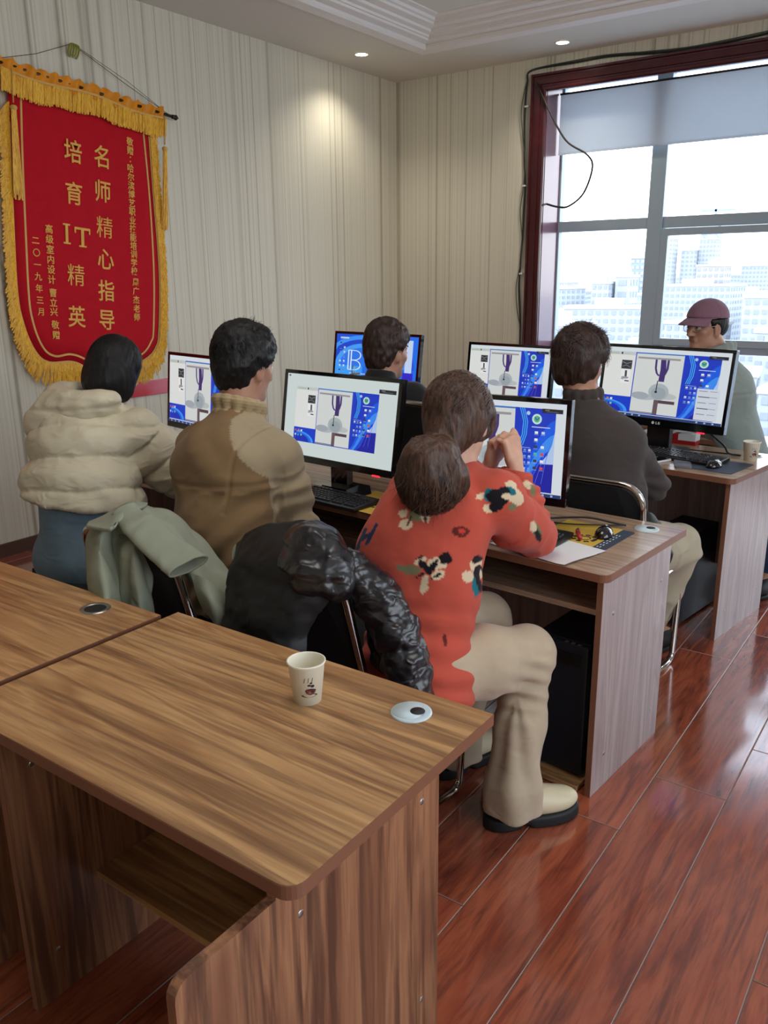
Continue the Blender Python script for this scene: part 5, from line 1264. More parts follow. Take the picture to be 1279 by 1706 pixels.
# ---------------------------------------------------------------- P3: woman in the cream puffer
J = dict(pel=vec(-2.70, 1.80, .56), belly=vec(-2.73, 1.81, .76), chest=vec(-2.77, 1.88, .94), neck=vec(-2.79, 1.99, 1.11), head=vec(-2.80, 2.085, 1.245),
         shR=vec(-2.62, 2.02, 1.0), shL=vec(-2.94, 1.95, 1.0), elR=vec(-2.555, 2.13, .84), elL=vec(-3.05, 2.12, .82), wrR=vec(-2.68, 2.37, .815), wrL=vec(-2.93, 2.38, .81),
         hipR=vec(-2.61, 1.83, .54), hipL=vec(-2.80, 1.78, .54), knR=vec(-2.68, 2.24, .52), knL=vec(-2.93, 2.2, .52), anR=vec(-2.7, 2.18, .10), anL=vec(-2.95, 2.14, .10), toR=vec(-2.71, 2.34, .05), toL=vec(-2.98, 2.3, .05), A=frame_of(4, 26, 0))
p3 = person('woman in a cream hooded puffer jacket and blue jeans at far left', -2.70, 1.82)
r3 = unit((.93, .36, 0))
W, A = body(J, SK3, p3, .008, .98, right=r3, hs=.238, nr=.05, hspec=typing); face_bits(W, A, .238, p3, SK3)
S = Solid(.05); ax = axis(J); b3 = np.cross((0, 0, 1), r3)
S.cap(J['pel'] + ax * .13, J['belly'] + ax * .05, .176, .168, .05, (r3, 1.36)); S.cap(J['belly'], J['chest'], .165, .150, .05, (r3, 1.30)); S.ell(J['chest'] + vec(0, 0, .04), (.215, .155, .14), np.array([r3, b3, (0, 0, 1)]), .05)
S.cap(J['shL'], J['shR'], .088, .088, .06); S.cap(J['chest'] + vec(0, 0, .06), J['neck'] + vec(0, -.01, -.04), .11, .09, .05)
for q in 'LR': S.chain([J['sh' + q], J['sh' + q] * .5 + J['el' + q] * .5, J['el' + q]], [.098, .098, .088], .03); S.chain([J['el' + q], (J['el' + q] + J['wr' + q]) / 2, J['wr' + q] - vec(0, .03, 0)], [.086, .078, .050], .02)
S.cut(J['pel'] + vec(0, 0, .215), (-.08, -.12, -1))
def p3_disp(V):
    t = V[:, 2] + .035 * vnoise(V * vec(1, 1, 0), 4, 51) - .06 * (V[:, 0] + 2.75)
    u = np.mod(t - .700, .118) / .118; d = .020 * (np.sin(PI * u) ** .5) - .012
    arm = np.zeros(len(V))
    for q in 'LR':
        e, s_ = J['el' + q], J['sh' + q]; uu = unit(e - s_); s = (V - s_) @ uu; rr = np.linalg.norm((V - s_) - s[:, None] * uu, axis=1); m = (s > .02) & (rr < .13) & (((V - s_) @ r3) * (1 if q == 'R' else -1) > -.04)
        u2 = np.mod(s - .02, .105) / .105; arm = np.where(m, 1, arm); d = np.where(m, .018 * (np.sin(PI * np.clip(u2, 0, 1)) ** .5) - .010, d)
        w = J['wr' + q]; u3 = unit(w - e); s3 = (V - e) @ u3; rr3 = np.linalg.norm((V - e) - s3[:, None] * u3, axis=1); m3 = (s3 > .03) & (rr3 < .11)
        d = np.where(m3, .016 * (np.sin(PI * np.mod(s3, .10) / .10) ** .5) - .009, d)
    seam = np.exp(-((u - .0) / .12) ** 2) + np.exp(-((u - 1) / .12) ** 2)
    d += .0035 * vnoise(V, 26, 52) + .005 * vnoise(V, 11, 53) + .0022 * seam * vnoise(V * vec(1, 1, .3), 60, 54) + .005 * ridged(V * vec(.8, .8, 1.5), 12, 55)
    return d
M['cream'] = fabric('cream nylon', (210, 200, 174), .5, .0, 160, .12, var=.03, spec=.4, wr=.8, wsc=14)
flesh('puffer_jacket', S, .0075, M['cream'], p3, 1, p3_disp)
# hood lying on the back and shoulders
S = Solid(.03); nk = J['neck']
ring_ = [nk + vec(math.cos(a) * .150, math.sin(a) * .120 - .035, .045 + .028 * math.sin(a)) for a in np.linspace(R(-10), R(-190), 9)]
S.chain(ring_, [.036, .046, .052, .056, .060, .060, .056, .048, .036], .02)
S.ell(nk + vec(-.04, -.16, -.035), (.150, .070, .085), np.array([r3, b3, (0, 0, 1)]), .03); S.ell(nk + vec(-.075, -.165, -.085), (.125, .062, .07), np.array([r3, b3, (0, 0, 1)]), .03); S.cap(nk + vec(.10, -.05, .0), nk + vec(.18, .06, -.05), .05, .028, .03)
flesh('hood', S, .0075, M['cream'], p3, 1, lambda V: .006 * vnoise(V, 14, 61) + .004 * ridged(V * vec(.5, .5, 1.6), 26, 62) - .008 * np.exp(-((V[:, 2] - nk[2] - .0 - .02 * vnoise(V, 5, 3)) / .009) ** 2))
# jeans
S = Solid(.04); S.cap(J['hipL'], J['hipR'], .125, .125, .05); S.cap(J['pel'] - vec(0, .01, 0), J['pel'] + vec(-.01, -.0, .19), .145, .130, .05, (r3, 1.26))
for q in 'LR': S.cap(J['hip' + q], J['kn' + q], .115, .080); S.chain([J['kn' + q], J['an' + q]], [.078, .06])
S.cut((0, 0, .07), (0, 0, -1)); S.cut(J['pel'] + vec(0, 0, .225), (0, 0, 1))
M['jeans'] = fabric('washed blue denim', (112, 136, 152), .85, .1, 900, .4, var=.10)
jo = flesh('jeans', S, .008, M['jeans'], p3, 2, lambda V: .003 * vnoise(V, 10, 71))
shoe_pair(J, p3, M['white'], M['white'])
# stitched back pocket and waistband seam follow the seat of the jeans
c = J['head']; A = J['A']; hs = .238; w_ = lambda x, y, z: c + hs * (x * A[0] + y * A[1] + z * A[2])
S = Solid(.03); S.ell(w_(0, -.06, .10), np.array((.40, .46, .44)) * hs, A, .03); S.ell(w_(0, -.18, -.22), np.array((.39, .34, .40)) * hs, A, .04); S.ell(w_(.22, .02, -.25), np.array((.17, .24, .32)) * hs, A, .03); S.ell(w_(-.22, .02, -.25), np.array((.17, .24, .32)) * hs, A, .03)
S.cut(w_(0, .28, 0), A[1])
flesh('hair', S, .006, M['hair_black'], p3, 1, lambda V: .002 * ridged(V * vec(1, 1, .3), 60, 5) + .003 * vnoise(V, 12, 2), extra=surf_strands(w_(0, -.06, .08), A, np.array((.405, .465, .47)) * hs, 1100, lambda q: (0, -.2, -1), .10, .0010, 7, 41, .004, .06, lo=lambda q: q[1] < .5))
adopt(p3)

# ---------------------------------------------------------------- P4: man in black before the blue monitor
J = dict(pel=vec(-2.22, 3.03, .56), belly=vec(-2.23, 3.05, .75), chest=vec(-2.25, 3.07, .92), neck=vec(-2.25, 3.13, 1.10), head=vec(-2.255, 3.19, 1.255),
         shR=vec(-2.07, 3.13, 1.05), shL=vec(-2.43, 3.10, 1.05), elR=vec(-2.04, 3.36, .82), elL=vec(-2.50, 3.34, .82), wrR=vec(-2.2, 3.6, .80), wrL=vec(-2.45, 3.6, .80),
         hipR=vec(-2.13, 3.05, .54), hipL=vec(-2.32, 3.05, .54), knR=vec(-2.13, 3.48, .52), knL=vec(-2.36, 3.48, .52), anR=vec(-2.13, 3.45, .10), anL=vec(-2.36, 3.45, .10), toR=vec(-2.12, 3.61, .05), toL=vec(-2.38, 3.61, .05), A=frame_of(-12, 8, 0))
p4 = person('man with cropped brown hair in a black top before the blue monitor', -2.22, 3.05)
W, A = body(J, SK2, p4, .008, 1.0, right=r2, hs=.25, nr=.06, hspec=typing); face_bits(W, A, .25, p4, SK2)
def simple_top(J, root, m, r_, name='top', sc=1.0, h=.009, hem=.07, collar=.0, disp=None):
    S = Solid(.04); ax = axis(J)
    S.cap(J['pel'] - ax * .03, J['belly'], .135 * sc, .13 * sc, .05, (r_, 1.35)); S.cap(J['belly'], J['chest'], .13 * sc, .14 * sc, .05, (r_, 1.35)); S.ell(J['chest'] + vec(0, 0, .0), np.array((.20, .13, .14)) * sc, np.array([r_, np.cross((0, 0, 1), r_), (0, 0, 1)]), .05)
    [S.cap(J['neck'] + vec(0, 0, -.05), J['sh' + q], .056, .064 * sc, .05) for q in 'LR']; S.cap(J['shL'], J['shR'], .064 * sc, .064 * sc, .06); S.cap(J['chest'] + vec(0, 0, .06), J['neck'] + vec(0, 0, collar), .095, .068, .05)
    for q in 'LR': S.chain([J['sh' + q], (J['sh' + q] + J['el' + q]) / 2, J['el' + q]], [.070 * sc, .066 * sc, .058 * sc], .03); S.cap(J['el' + q], J['wr' + q] - unit(J['wr' + q] - J['el' + q]) * .02, .056 * sc, .036, .02)
    S.cut(J['pel'] - ax * hem, -ax); S.cut(J['neck'] + vec(0, 0, collar + .012), (0, .2, .98))
    return flesh(name, S, h, m, root, 2, disp or (lambda V: .004 * vnoise(V, 9, 3) + .003 * vnoise(V, 22, 4)))
M['black_cloth'] = fabric('black cloth', (24, 24, 26), .85, .2, 500, .3)
simple_top(J, p4, M['black_cloth'], r2, collar=.060)
def simple_legs(J, root, m, r=.095):
    S = Solid(.04); S.cap(J['hipL'], J['hipR'], r + .01, r + .01, .05)
    for q in 'LR': S.cap(J['hip' + q], J['kn' + q], r, r * .75); S.chain([J['kn' + q], J['an' + q]], [r * .74, r * .6])
    S.cut((0, 0, .07), (0, 0, -1)); flesh('trousers', S, .009, m, root, 2, lambda V: .004 * vnoise(V, 12, 3)); shoe_pair(J, root, M['black_matt'], M['sole_black'])
simple_legs(J, p4, M['dark_jeans'])
short_hair(J['head'], J['A'], .25, p4, M['hair_brown2'], spikes=60, length=.012, seed=9, crop=0)
adopt(p4)

# ---------------------------------------------------------------- P5: man in the dark turtleneck
J = dict(pel=vec(-1.12, 3.02, .56), belly=vec(-1.15, 3.04, .76), chest=vec(-1.20, 3.08, .93), neck=vec(-1.25, 3.12, 1.10), head=vec(-1.295, 3.165, 1.245),
         shR=vec(-1.09, 3.11, .955), shL=vec(-1.44, 3.14, .955), elR=vec(-.985, 3.23, .775), elL=vec(-1.45, 3.38, .80), wrR=vec(-1.08, 3.45, .765), wrL=vec(-1.33, 3.60, .795),
         hipR=vec(-1.03, 3.02, .54), hipL=vec(-1.22, 3.05, .54), knR=vec(-.905, 3.36, .495), knL=vec(-1.2, 3.47, .50), anR=vec(-.98, 3.33, .12), anL=vec(-1.2, 3.42, .10), toR=vec(-.95, 3.49, .05), toL=vec(-1.2, 3.58, .05), A=frame_of(-4, 10, 0))
p5 = person('man in a dark grey turtleneck and beige trousers at the right', -1.12, 3.04)
W, A = body(J, SK2, p5, .0075, 1.0, right=r2, hs=.25, nr=.06, hspec=dict(R=((-.3, .94, -.1), (-.1, -.1, -1), -1, (15, 25, 20), .3), L=((.2, .95, -.12), (0, -.1, -1), 1, (12, 22, 18), .2))); face_bits(W, A, .25, p5, SK2)
M['grey_knit'] = fabric('charcoal knit', (62, 54, 52), .9, .08, 600, .35)
def p5_disp(V):
    d = .004 * vnoise(V, 8, 81) + .0025 * vnoise(V, 24, 82)
    for q in 'LR':
        e = J['el' + q]; r = np.linalg.norm(V - e, axis=1); d += .006 * np.exp(-(r / .12) ** 2) * np.sin((V[:, 2]) * 110 + V[:, 0] * 50)
    d += .006 * np.exp(-((V[:, 2] - .62) / .09) ** 2) * np.sin(V[:, 2] * 90 + 3 * vnoise(V, 5, 3))
    return d
simple_top(J, p5, M['grey_knit'], r2, 'sweater', 1.04, .007, .08, .0, p5_disp)
S = Solid(.01); nk = J['neck']
for k in range(12):
    P_ = lambda a: nk + vec(math.cos(a) * .062 - .006, math.sin(a) * .064, .016); a, b_ = 2 * PI * k / 12, 2 * PI * (k + 1) / 12
    S.cap(P_(a) + vec(0, 0, -.02), P_(b_) + vec(0, 0, -.02), .018, .018); S.cap(P_(a) + vec(-.003, .003, .025), P_(b_) + vec(-.003, .003, .025), .015, .015); S.cap(P_(a), P_(a) + vec(0, 0, .012), .017, .017)
flesh('turtleneck_collar', S, .005, M['grey_knit'], p5, 1, lambda V: .002 * vnoise(V, 30, 3))
S = Solid(.04); S.cap(J['hipL'], J['hipR'], .112, .112, .05)
for q in 'LR': S.chain([J['hip' + q], (J['hip' + q] + J['kn' + q]) / 2, J['kn' + q]], [.112, .106, .092]); S.chain([J['kn' + q] + vec(0, 0, -.02), (J['kn' + q] + J['an' + q]) / 2, J['an' + q] + vec(0, 0, .05)], [.088, .076, .062])
S.cut((0, 0, .10), (0, 0, -1)); M['khaki'] = fabric('pale khaki cotton', (172, 160, 136), .85, .15, 600, .3, var=.04)
flesh('trousers', S, .0075, M['khaki'], p5, 2, lambda V: .005 * vnoise(V, 11, 3) + .007 * ridged(V * vec(1, 1, 1.8), 9, 5) * (V[:, 1] > 3.2))
shoe_pair(J, p5, M['black_matt'], M['sole_black'])
short_hair(J['head'], J['A'], .25, p5, M['hair_brown2'], spikes=240, length=.030, seed=13, fluff=.045, side=.06, backlow=-.36, nz=30)
adopt(p5)

# ---------------------------------------------------------------- P6: man in the cap by the window
J = dict(pel=vec(-.92, 4.62, .58), belly=vec(-1.01, 4.61, .78), chest=vec(-1.06, 4.61, .98), neck=vec(-1.13, 4.57, 1.18), head=vec(-1.185, 4.55, 1.325),
         shR=vec(-1.14, 4.78, 1.10), shL=vec(-1.14, 4.40, 1.10), elR=vec(-1.20, 4.90, .86), elL=vec(-1.16, 4.33, .87), wrR=vec(-1.38, 4.75, .80), wrL=vec(-1.38, 4.52, .80),
         hipR=vec(-.80, 4.76, .56), hipL=vec(-.85, 4.58, .56), knR=vec(-.74, 4.40, .52), knL=vec(-.90, 4.30, .52), anR=vec(-.72, 4.42, .1), anL=vec(-.90, 4.34, .1), toR=vec(-.74, 4.28, .05), toL=vec(-.95, 4.24, .05), A=frame_of(150, 4, 0))
p6 = person('man in a mauve cap and glasses facing us beside the window', -1.02, 4.62)
r6 = unit((0.02, 1, 0))
W, A = body(J, SK2, p6, .0055, 1.0, right=r6, hs=.245, nr=.06, hspec=dict(R=((-.9, -.3, -.1), (-.1, 0, -1), -1, (25, 35, 25), .3), L=((-.95, .2, -.1), (-.1, .1, -1), 1, (25, 35, 25), .3))); face_bits(W, A, .245, p6, SK2)
M['sage'] = fabric('sage grey jacket', (136, 146, 140), .8, .2, 300, .3, var=.04)
def p6_disp(V): return .006 * vnoise(V, 8, 91) + .006 * ridged(V * vec(1, 1, 1.5), 9, 92) * .6 - .004 * np.exp(-((V[:, 2] - .99) / .005) ** 2)
simple_top(J, p6, M['sage'], r6, 'jacket', .95, .007, .07, -.01, p6_disp)
S = Solid(.02); nk = J['neck']   # stand-up collar / hood edge
for k in range(11):
    P_ = lambda a: nk + vec(math.cos(a) * .078, math.sin(a) * .082, .012 + .03 * math.cos(a)); a, b_ = R(-120) + R(24) * k, R(-120) + R(24) * (k + 1)
    S.cap(P_(a) + vec(0, 0, -.02), P_(b_) + vec(0, 0, -.02), .022, .022); S.cap(P_(a) + vec(.004, 0, .012), P_(b_) + vec(.004, 0, .012), .014, .014)
flesh('collar', S, .005, M['sage'], p6, 1, lambda V: .003 * vnoise(V, 20, 3))
M['blue_jeans'] = fabric('dark blue denim', (44, 62, 92), .8, .1, 700, .3)
simple_legs(J, p6, M['blue_jeans'])
# hair at the sides
hs = .245; c = J['head']; A = J['A']; w_ = lambda x, y, z: c + hs * (x * A[0] + y * A[1] + z * A[2])
S = Solid(.02); S.ell(w_(0, -.09, .10), np.array((.355, .42, .33)) * hs, A, .03); S.ell(w_(0, -.18, -.06), np.array((.31, .28, .24)) * hs, A, .03)
for sx in (-1, 1): S.ell(w_(sx * .37, .04, -.10), np.array((.08, .12, .15)) * hs, A, .01, sub=True)
S.cut(w_(0, .10, .0), unit(A[1] * .92 - A[2] * .35)); S.cut(w_(0, 0, .16), A[2]); flesh('hair', S, .006, M['hair_black'], p6, 1, lambda V: .002 * ridged(V, 60, 5))
# cap
S = Solid(.01); S.ell(w_(0, -.05, .15), np.array((.395, .475, .42)) * hs, A, .01); S.cut(w_(0, 0, .17), unit(-A[2] + A[1] * .08)); S.ell(w_(0, -.05, .14), np.array((.355, .435, .39)) * hs, A, .004, sub=True)
M['cap'] = fabric('mauve cotton', (128, 92, 108), .85, .2, 500, .3)
flesh('cap_crown', S, .0045, M['cap'], p6, 2, lambda V: -.0018 * np.exp(-(np.abs(np.sin(np.arctan2((V - c) @ A[1], (V - c) @ A[0]) * 3)) / .10) ** 2))
v = []; f = []; nu, nv = 13, 7
for lay in (0, 1):
    for j in range(nv):
        for i in range(nu):
            a = R(-62 + 124 * i / (nu - 1)); t = j / (nv - 1); rx, ry = .375 + .02 * t, .42 + .33 * t * math.cos(a * .9) ** .7
            x = rx * math.sin(a) * (1 - .05 * t); y = -.05 + ry * math.cos(a); z = .175 + .02 * (1 - t) - .10 * t * (math.sin(a) ** 2) - .05 * t * t - .03 * t + (.012 if lay else 0)
            v.append(w_(x, y, z))
b0 = nu * nv
for j in range(nv - 1):
    for i in range(nu - 1): q = j * nu + i; f += [(q, q + nu, q + nu + 1, q + 1), (b0 + q, b0 + q + 1, b0 + q + nu + 1, b0 + q + nu)]
for i in range(nu - 1): q = (nv - 1) * nu + i; f.append((q, b0 + q, b0 + q + 1, q + 1))
MB().add(v, f, 0, True).obj('cap_peak', M['cap'], p6)
# glasses
g = MB()
for sx in (-1, 1):
    cx_, cy_, cz_ = sx * .135, .40, -.015
    g.tube([w_(cx_ + .105 * math.cos(a), cy_ - .02 * abs(math.cos(a)) * (1 if sx * math.cos(a) > 0 else 0), cz_ + .075 * math.sin(a)) for a in np.linspace(0, 2 * PI, 20)[:-1]], .0014, 6, closed=True)
    g.tube([w_(sx * .24, .375, .0), w_(sx * .33, .30, .02), w_(sx * .34, .0, .01)], .0013, 6)
g.tube([w_(-.03, .415, .0), w_(0, .43, .012), w_(.03, .415, .0)], .0013, 6)
g.obj('glasses', M['steel'], p6)
ms, nt, b = new_mat('spectacle lens'); b.inputs['Base Color'].default_value = (1, 1, 1, 1); b.inputs['Alpha'].default_value = .12; b.inputs['Roughness'].default_value = .02; M['lens'] = ms
lens = MB()
for sx in (-1, 1): lens.add([w_(sx * .135 + .10 * math.cos(a), .398, -.015 + .07 * math.sin(a)) for a in np.linspace(0, 2 * PI, 17)[:-1]], [tuple(range(16))])
lens.obj('lenses', M['lens'], p6)
adopt(p6)
# ================================================================== BANNER ON THE LEFT WALL
M['banner_red'] = fabric('banner red velvet', (186, 16, 32), .75, .0, 500, .2, var=.05, spec=.15, wr=0)
M['gold_trim'] = mat('gold braid', (214, 166, 84), .5, bump_s=.4, bump_scale=500)
fm, nt, b = new_mat('golden yellow fringe'); tt_ = N(nt, 'ShaderNodeTexCoord').outputs['Object']
nt.links.new(ramp(nt, noise(nt, mapping(nt, tt_, (260, 22, 260)), 1, 2, .6), [(.3, rgb(196, 122, 10)), (.5, rgb(240, 178, 34)), (.72, rgb(255, 210, 70))]), b.inputs['Base Color']); b.inputs['Roughness'].default_value = .5; M['fringe'] = fm
M['fringe_dark'] = fabric('orange gold satin', (222, 140, 24), .5, .0, 300, .3, var=.12)
M['gold_text'] = mat('gold flock lettering', (226, 172, 70), .6, bump_s=.3, bump_scale=600)
M['rod'] = mat('dark bronze', (70, 58, 46), .3, .8)
BX = XL + .045
def wall_frame(y, z, deg):
    a = R(deg); m = Matrix(((0, 0, 1, BX), (math.cos(a), math.sin(a), 0, y), (-math.sin(a), math.cos(a), 0, z), (0, 0, 0, 1))); return m
def offset_line(pts, d):
    out = []
    for i, p in enumerate(pts):
        a = pts[max(0, i - 1)]; b = pts[min(len(pts) - 1, i + 1)]; t = Vector((b[0] - a[0], b[1] - a[1])).normalized(); out.append((p[0] + t.y * d, p[1] - t.x * d))
    return out
def smooth_line(pts, n=6): return [(p.x, p.y) for p in bez([(a, b, 0) for a, b in pts], n)]
def banner(label, y, z, deg, text=True, mirror_only=False, seed=1):
    rnd = random.Random(seed)
    t = bpy.data.objects.new('pennant_banner', None); C.objects.link(t); t.matrix_world = wall_frame(y, z, deg); tag(t, label, 'banner')
    edge = smooth_line([(-1.030, -.03), (-1.038, -.6), (-1.036, -1.15), (-1.00, -1.37), (-.93, -1.525), (-.845, -1.585), (-.70, -1.580), (-.61, -1.61), (-.52, -1.69), (-.43, -1.61), (-.34, -1.580), (-.20, -1.585), (-.10, -1.54), (-.045, -1.48), (-.018, -1.38), (-.012, -1.0), (-.05, -.5), (-.082, -.10), (-.085, -.03)])
    # cloth: closed slab with a gentle ripple
    n = len(edge); mb = MB(); cxm, cym = -.52, -.8; rings = 6; v = []; f = []
    for k in range(rings + 1):
        s_ = k / rings
        for (a, b) in edge: px, py = cxm + (a - cxm) * s_, cym + (b - cym) * s_; v.append((px, py, .004 * math.sin(px * 9 + 1) + .003 * math.sin(py * 5)))
    for k in range(rings):
        for i in range(n):
            j = (i + 1) % n; f.append((k * n + i, (k + 1) * n + i, (k + 1) * n + j, k * n + j))
    b0 = len(v); v += [(p[0], p[1], p[2] - .004) for p in v]; f += [tuple(b0 + i for i in q[::-1]) for q in f] + [(rings * n + i, b0 + rings * n + i, b0 + rings * n + (i + 1) % n, rings * n + (i + 1) % n) for i in range(n)]
    mb.add(v, f, 0, True).obj('cloth', M['banner_red'], t)
    zz = lambda px, py: .004 * math.sin(px * 9 + 1) + .003 * math.sin(py * 5)
    def ribbon(pts, w, name, m, dz=.0018):
        L = offset_line(pts, -w / 2); Rr = offset_line(pts, w / 2); v = []; f = []
        for a, b in zip(L, Rr): v += [(a[0], a[1], zz(*a) + dz), (b[0], b[1], zz(*b) + dz)]
        for i in range(len(pts) - 1): f.append((2 * i, 2 * i + 1, 2 * i + 3, 2 * i + 2))
        return MB().add(v, f).obj(name, m, t)
    gold = smooth_line([(-.955, -.13), (-.962, -.6), (-.960, -1.16), (-.935, -1.36), (-.875, -1.50), (-.80, -1.545), (-.70, -1.532), (-.60, -1.56), (-.52, -1.625), (-.44, -1.56), (-.34, -1.532), (-.22, -1.545), (-.14, -1.51), (-.085, -1.44), (-.065, -1.36), (-.060, -1.0), (-.085, -.5), (-.125, -.13)])
    ribbon(gold, .012, 'gold_line', M['gold_trim'])
    ribbon(edge[3:-3], .018, 'braid', M['gold_trim'], .003)
    # fringe strands around the edge
    fb = MB(); path = [Vector((a, b)) for a, b in edge[2:-2]]; seg = [(path[i + 1] - path[i]).length for i in range(len(path) - 1)]; tot = sum(seg); q = 0; i = 0; acc = 0
    N_ = 760
    for k in range(N_):
        d = tot * k / N_
        while acc + seg[i] < d: acc += seg[i]; i += 1
        tt = (d - acc) / seg[i]; p = path[i].lerp(path[i + 1], tt); tg = (path[i + 1] - path[i]).normalized(); nrm = Vector((tg.y, -tg.x)) if True else None
        if (p + nrm * .01 - Vector((-.52, -.8))).length < (p - Vector((-.52, -.8))).length: nrm = -nrm
        dirn = (nrm * .75 + Vector((0, -.75))).normalized(); L = rnd.uniform(.085, .125) * (.75 + .35 * max(0, -nrm.y)); w = .0035
        s_ = Vector((-dirn.y, dirn.x)); p3 = []
        for e, (l, zo) in enumerate(((0, .005), (.4, .012), (.75, .008), (1.0, .002))):
            c_ = p + dirn * L * l + s_ * (rnd.uniform(-.004, .004) * (e > 0)) + Vector((0, -1)) * L * .12 * l * l; p3.append((c_, zo + rnd.uniform(0, .006)))
        vv = [];
        for c_, zo in p3: vv += [(c_.x - s_.x * w, c_.y - s_.y * w, zz(p.x, p.y) + zo), (c_.x + s_.x * w, c_.y + s_.y * w, zz(p.x, p.y) + zo + .002)]
        fb.add(vv, [(0, 1, 3, 2), (2, 3, 5, 4), (4, 5, 7, 6)])
    tag(fb.obj('side_fringe', M['fringe'], t), kind='stuff')
    # rod, ruched sleeve, valance fringe
    MB().tube([(-1.16, .005, .012), (.10, .005, .012)], .010, 10).obj('rod', M['rod'], t)
    MB().lathe([(.0001, 0), (.012, .002), (.014, .012), (.009, .018), (.016, .026), (.017, .036), (.009, .044), (.006, .052), (.0001, .058)], 16, 0, Matrix.Translation((.095, .005, .012)) @ Matrix.Rotation(R(90), 4, 'Y')).obj('finial', M['rod'], t)
    v = []; f = []; nx = 120; ny = 7
    for i in range(nx + 1):
        u = -1.09 + 1.10 * i / nx; wv = .006 * math.sin(u * 60) + .004 * math.sin(u * 131 + 1) + .012 * math.sin(u * 9)
        for j in range(ny): w_ = j / (ny - 1); v.append((u, .035 - .085 * w_ + wv * .5 + (.008 * math.sin(u * 75 + 2) if j == 0 else 0), .026 + .008 * math.sin(w_ * 3 + u * 90) + .006 * math.sin(u * 47)))
    for i in range(nx):
        for j in range(ny - 1): q = i * ny + j; f.append((q, q + 1, q + ny + 1, q + ny))
    MB().add(v, f, 0, True).obj('ruched_heading', M['fringe_dark'], t)
    fb = MB()
    for k in range(620):
        u = -1.09 + 1.115 * k / 620 + rnd.uniform(-.002, .002); top = -.030 + .010 * math.sin(u * 9) + .006 * math.sin(u * 23); L = rnd.uniform(.095, .118); w = .0028; zo = .030 + rnd.uniform(0, .009) + .006 * math.sin(u * 40); dx = rnd.uniform(-.006, .006); vv = []
        for l in (0, .4, .8, 1): vv += [(u - w + dx * l, top - L * l, zo - .006 * l), (u + w + dx * l, top - L * l, zo - .006 * l + .001)]
        fb.add(vv, [(0, 1, 3, 2), (2, 3, 5, 4), (4, 5, 7, 6)])
    tag(fb.obj('valance_fringe', M['fringe'], t), kind='stuff')
    ribbon([(-1.09 + 1.11 * i / 40, -.030 + .010 * math.sin((-1.09 + 1.11 * i / 40) * 9)) for i in range(41)], .012, 'valance_braid', M['gold_trim'], .044)
    for (tu, L) in ((-1.035, .47), (.005, .50)):
        ta = MB().tube([(tu, -.02, .05), (tu, -.19, .05)], .004, 6).lathe([(.012, .012), (.018, .006), (.019, -.002), (.014, -.012)], 12, 0, Matrix.Translation((tu, -.215, .05)) @ Matrix.Rotation(R(-90), 4, 'X')).obj('tassel_head', M['gold_trim'], t)
        fb = MB()
        for k in range(70):
            a = rnd.uniform(0, 2 * PI); r_ = rnd.uniform(0, .014); x0, z0 = tu + r_ * math.cos(a), .05 + r_ * math.sin(a) * .8; e = (x0 - tu) * 1.2 + .02 * (1 if tu < -.5 else .4); LL = L * rnd.uniform(.88, 1.0)
            vv = []
            for l in (0, .35, .7, 1): vv += [(x0 + e * l - .0022, -.22 - LL * l, z0 - .02 * l), (x0 + e * l + .0022, -.22 - LL * l, z0 - .02 * l + .002)]
            fb.add(vv, [(0, 1, 3, 2), (2, 3, 5, 4), (4, 5, 7, 6)])
        tag(fb.obj('tassel', M['fringe'], t), kind='stuff')
    # hanging cord to the knot
    if text:
        MB().tube([(-1.12, .01, .02), (-.86, .11, .008), (-.606, .241, -.03)], .0018, 5).tube([(-.606, .241, -.03), (-.25, .11, .0), (.06, .01, .02)], .0018, 5).tube([(-.600, .243, -.03), (-.24, .13, .0), (.05, .012, .02)], .0014, 5).obj('hanging_cord', M['rod'], t)
        kb = MB()
        for k in range(5): kb.tube(bez([(-.606, .241, -.028), (-.606 + .012 * (k - 2), .225, -.012 + .004 * k), (-.606 + .016 * (k - 2), .185, -.018), (-.606 + .010 * (k - 2), .165 + .01 * (k % 2), -.022)], 4), .005, 6)
        kb.obj('knot', M['green_tape'], t)
    def column(chars, u0, v0, u1, v1, size, bold=0.0, gap=()):
        n_ = len(chars)
        for i, ch in enumerate(chars):
            tt = i / max(1, n_ - 1); u, v_ = u0 + (u1 - u0) * tt, v0 + (v1 - v0) * tt
            if ch == ' ': continue
            glyph(ch, u, v_, size, bold)
    def glyph(ch, u, v_, size, bold=0, sx=1.0):
        key = (ch, size, bold, sx)
        if key not in gcache:
            c = bpy.data.curves.new('character', 'FONT'); c.body = ch; c.size = size; c.offset = bold; c.extrude = .0012; c.align_x = 'CENTER'; c.align_y = 'CENTER'; c.resolution_u = 3
            o = bpy.data.objects.new('tmp', c); C.objects.link(o); dg = bpy.context.evaluated_depsgraph_get(); me = bpy.data.meshes.new_from_object(o.evaluated_get(dg)); bpy.data.objects.remove(o); me.name = 'character'
            vs = np.empty(len(me.vertices) * 3, np.float32); me.vertices.foreach_get('co', vs); vs = vs.reshape(-1, 3); 
            if len(vs): vs[:, :2] -= (vs[:, :2].min(0) + vs[:, :2].max(0)) / 2; vs[:, 0] *= sx; me.vertices.foreach_set('co', vs.ravel())
            me.materials.clear(); me.materials.append(M['gold_text']); gcache[key] = me
        o = bpy.data.objects.new('character', gcache[key]); C.objects.link(o); o.parent = t; o.location = (u, v_, zz(u, v_) + .0025)
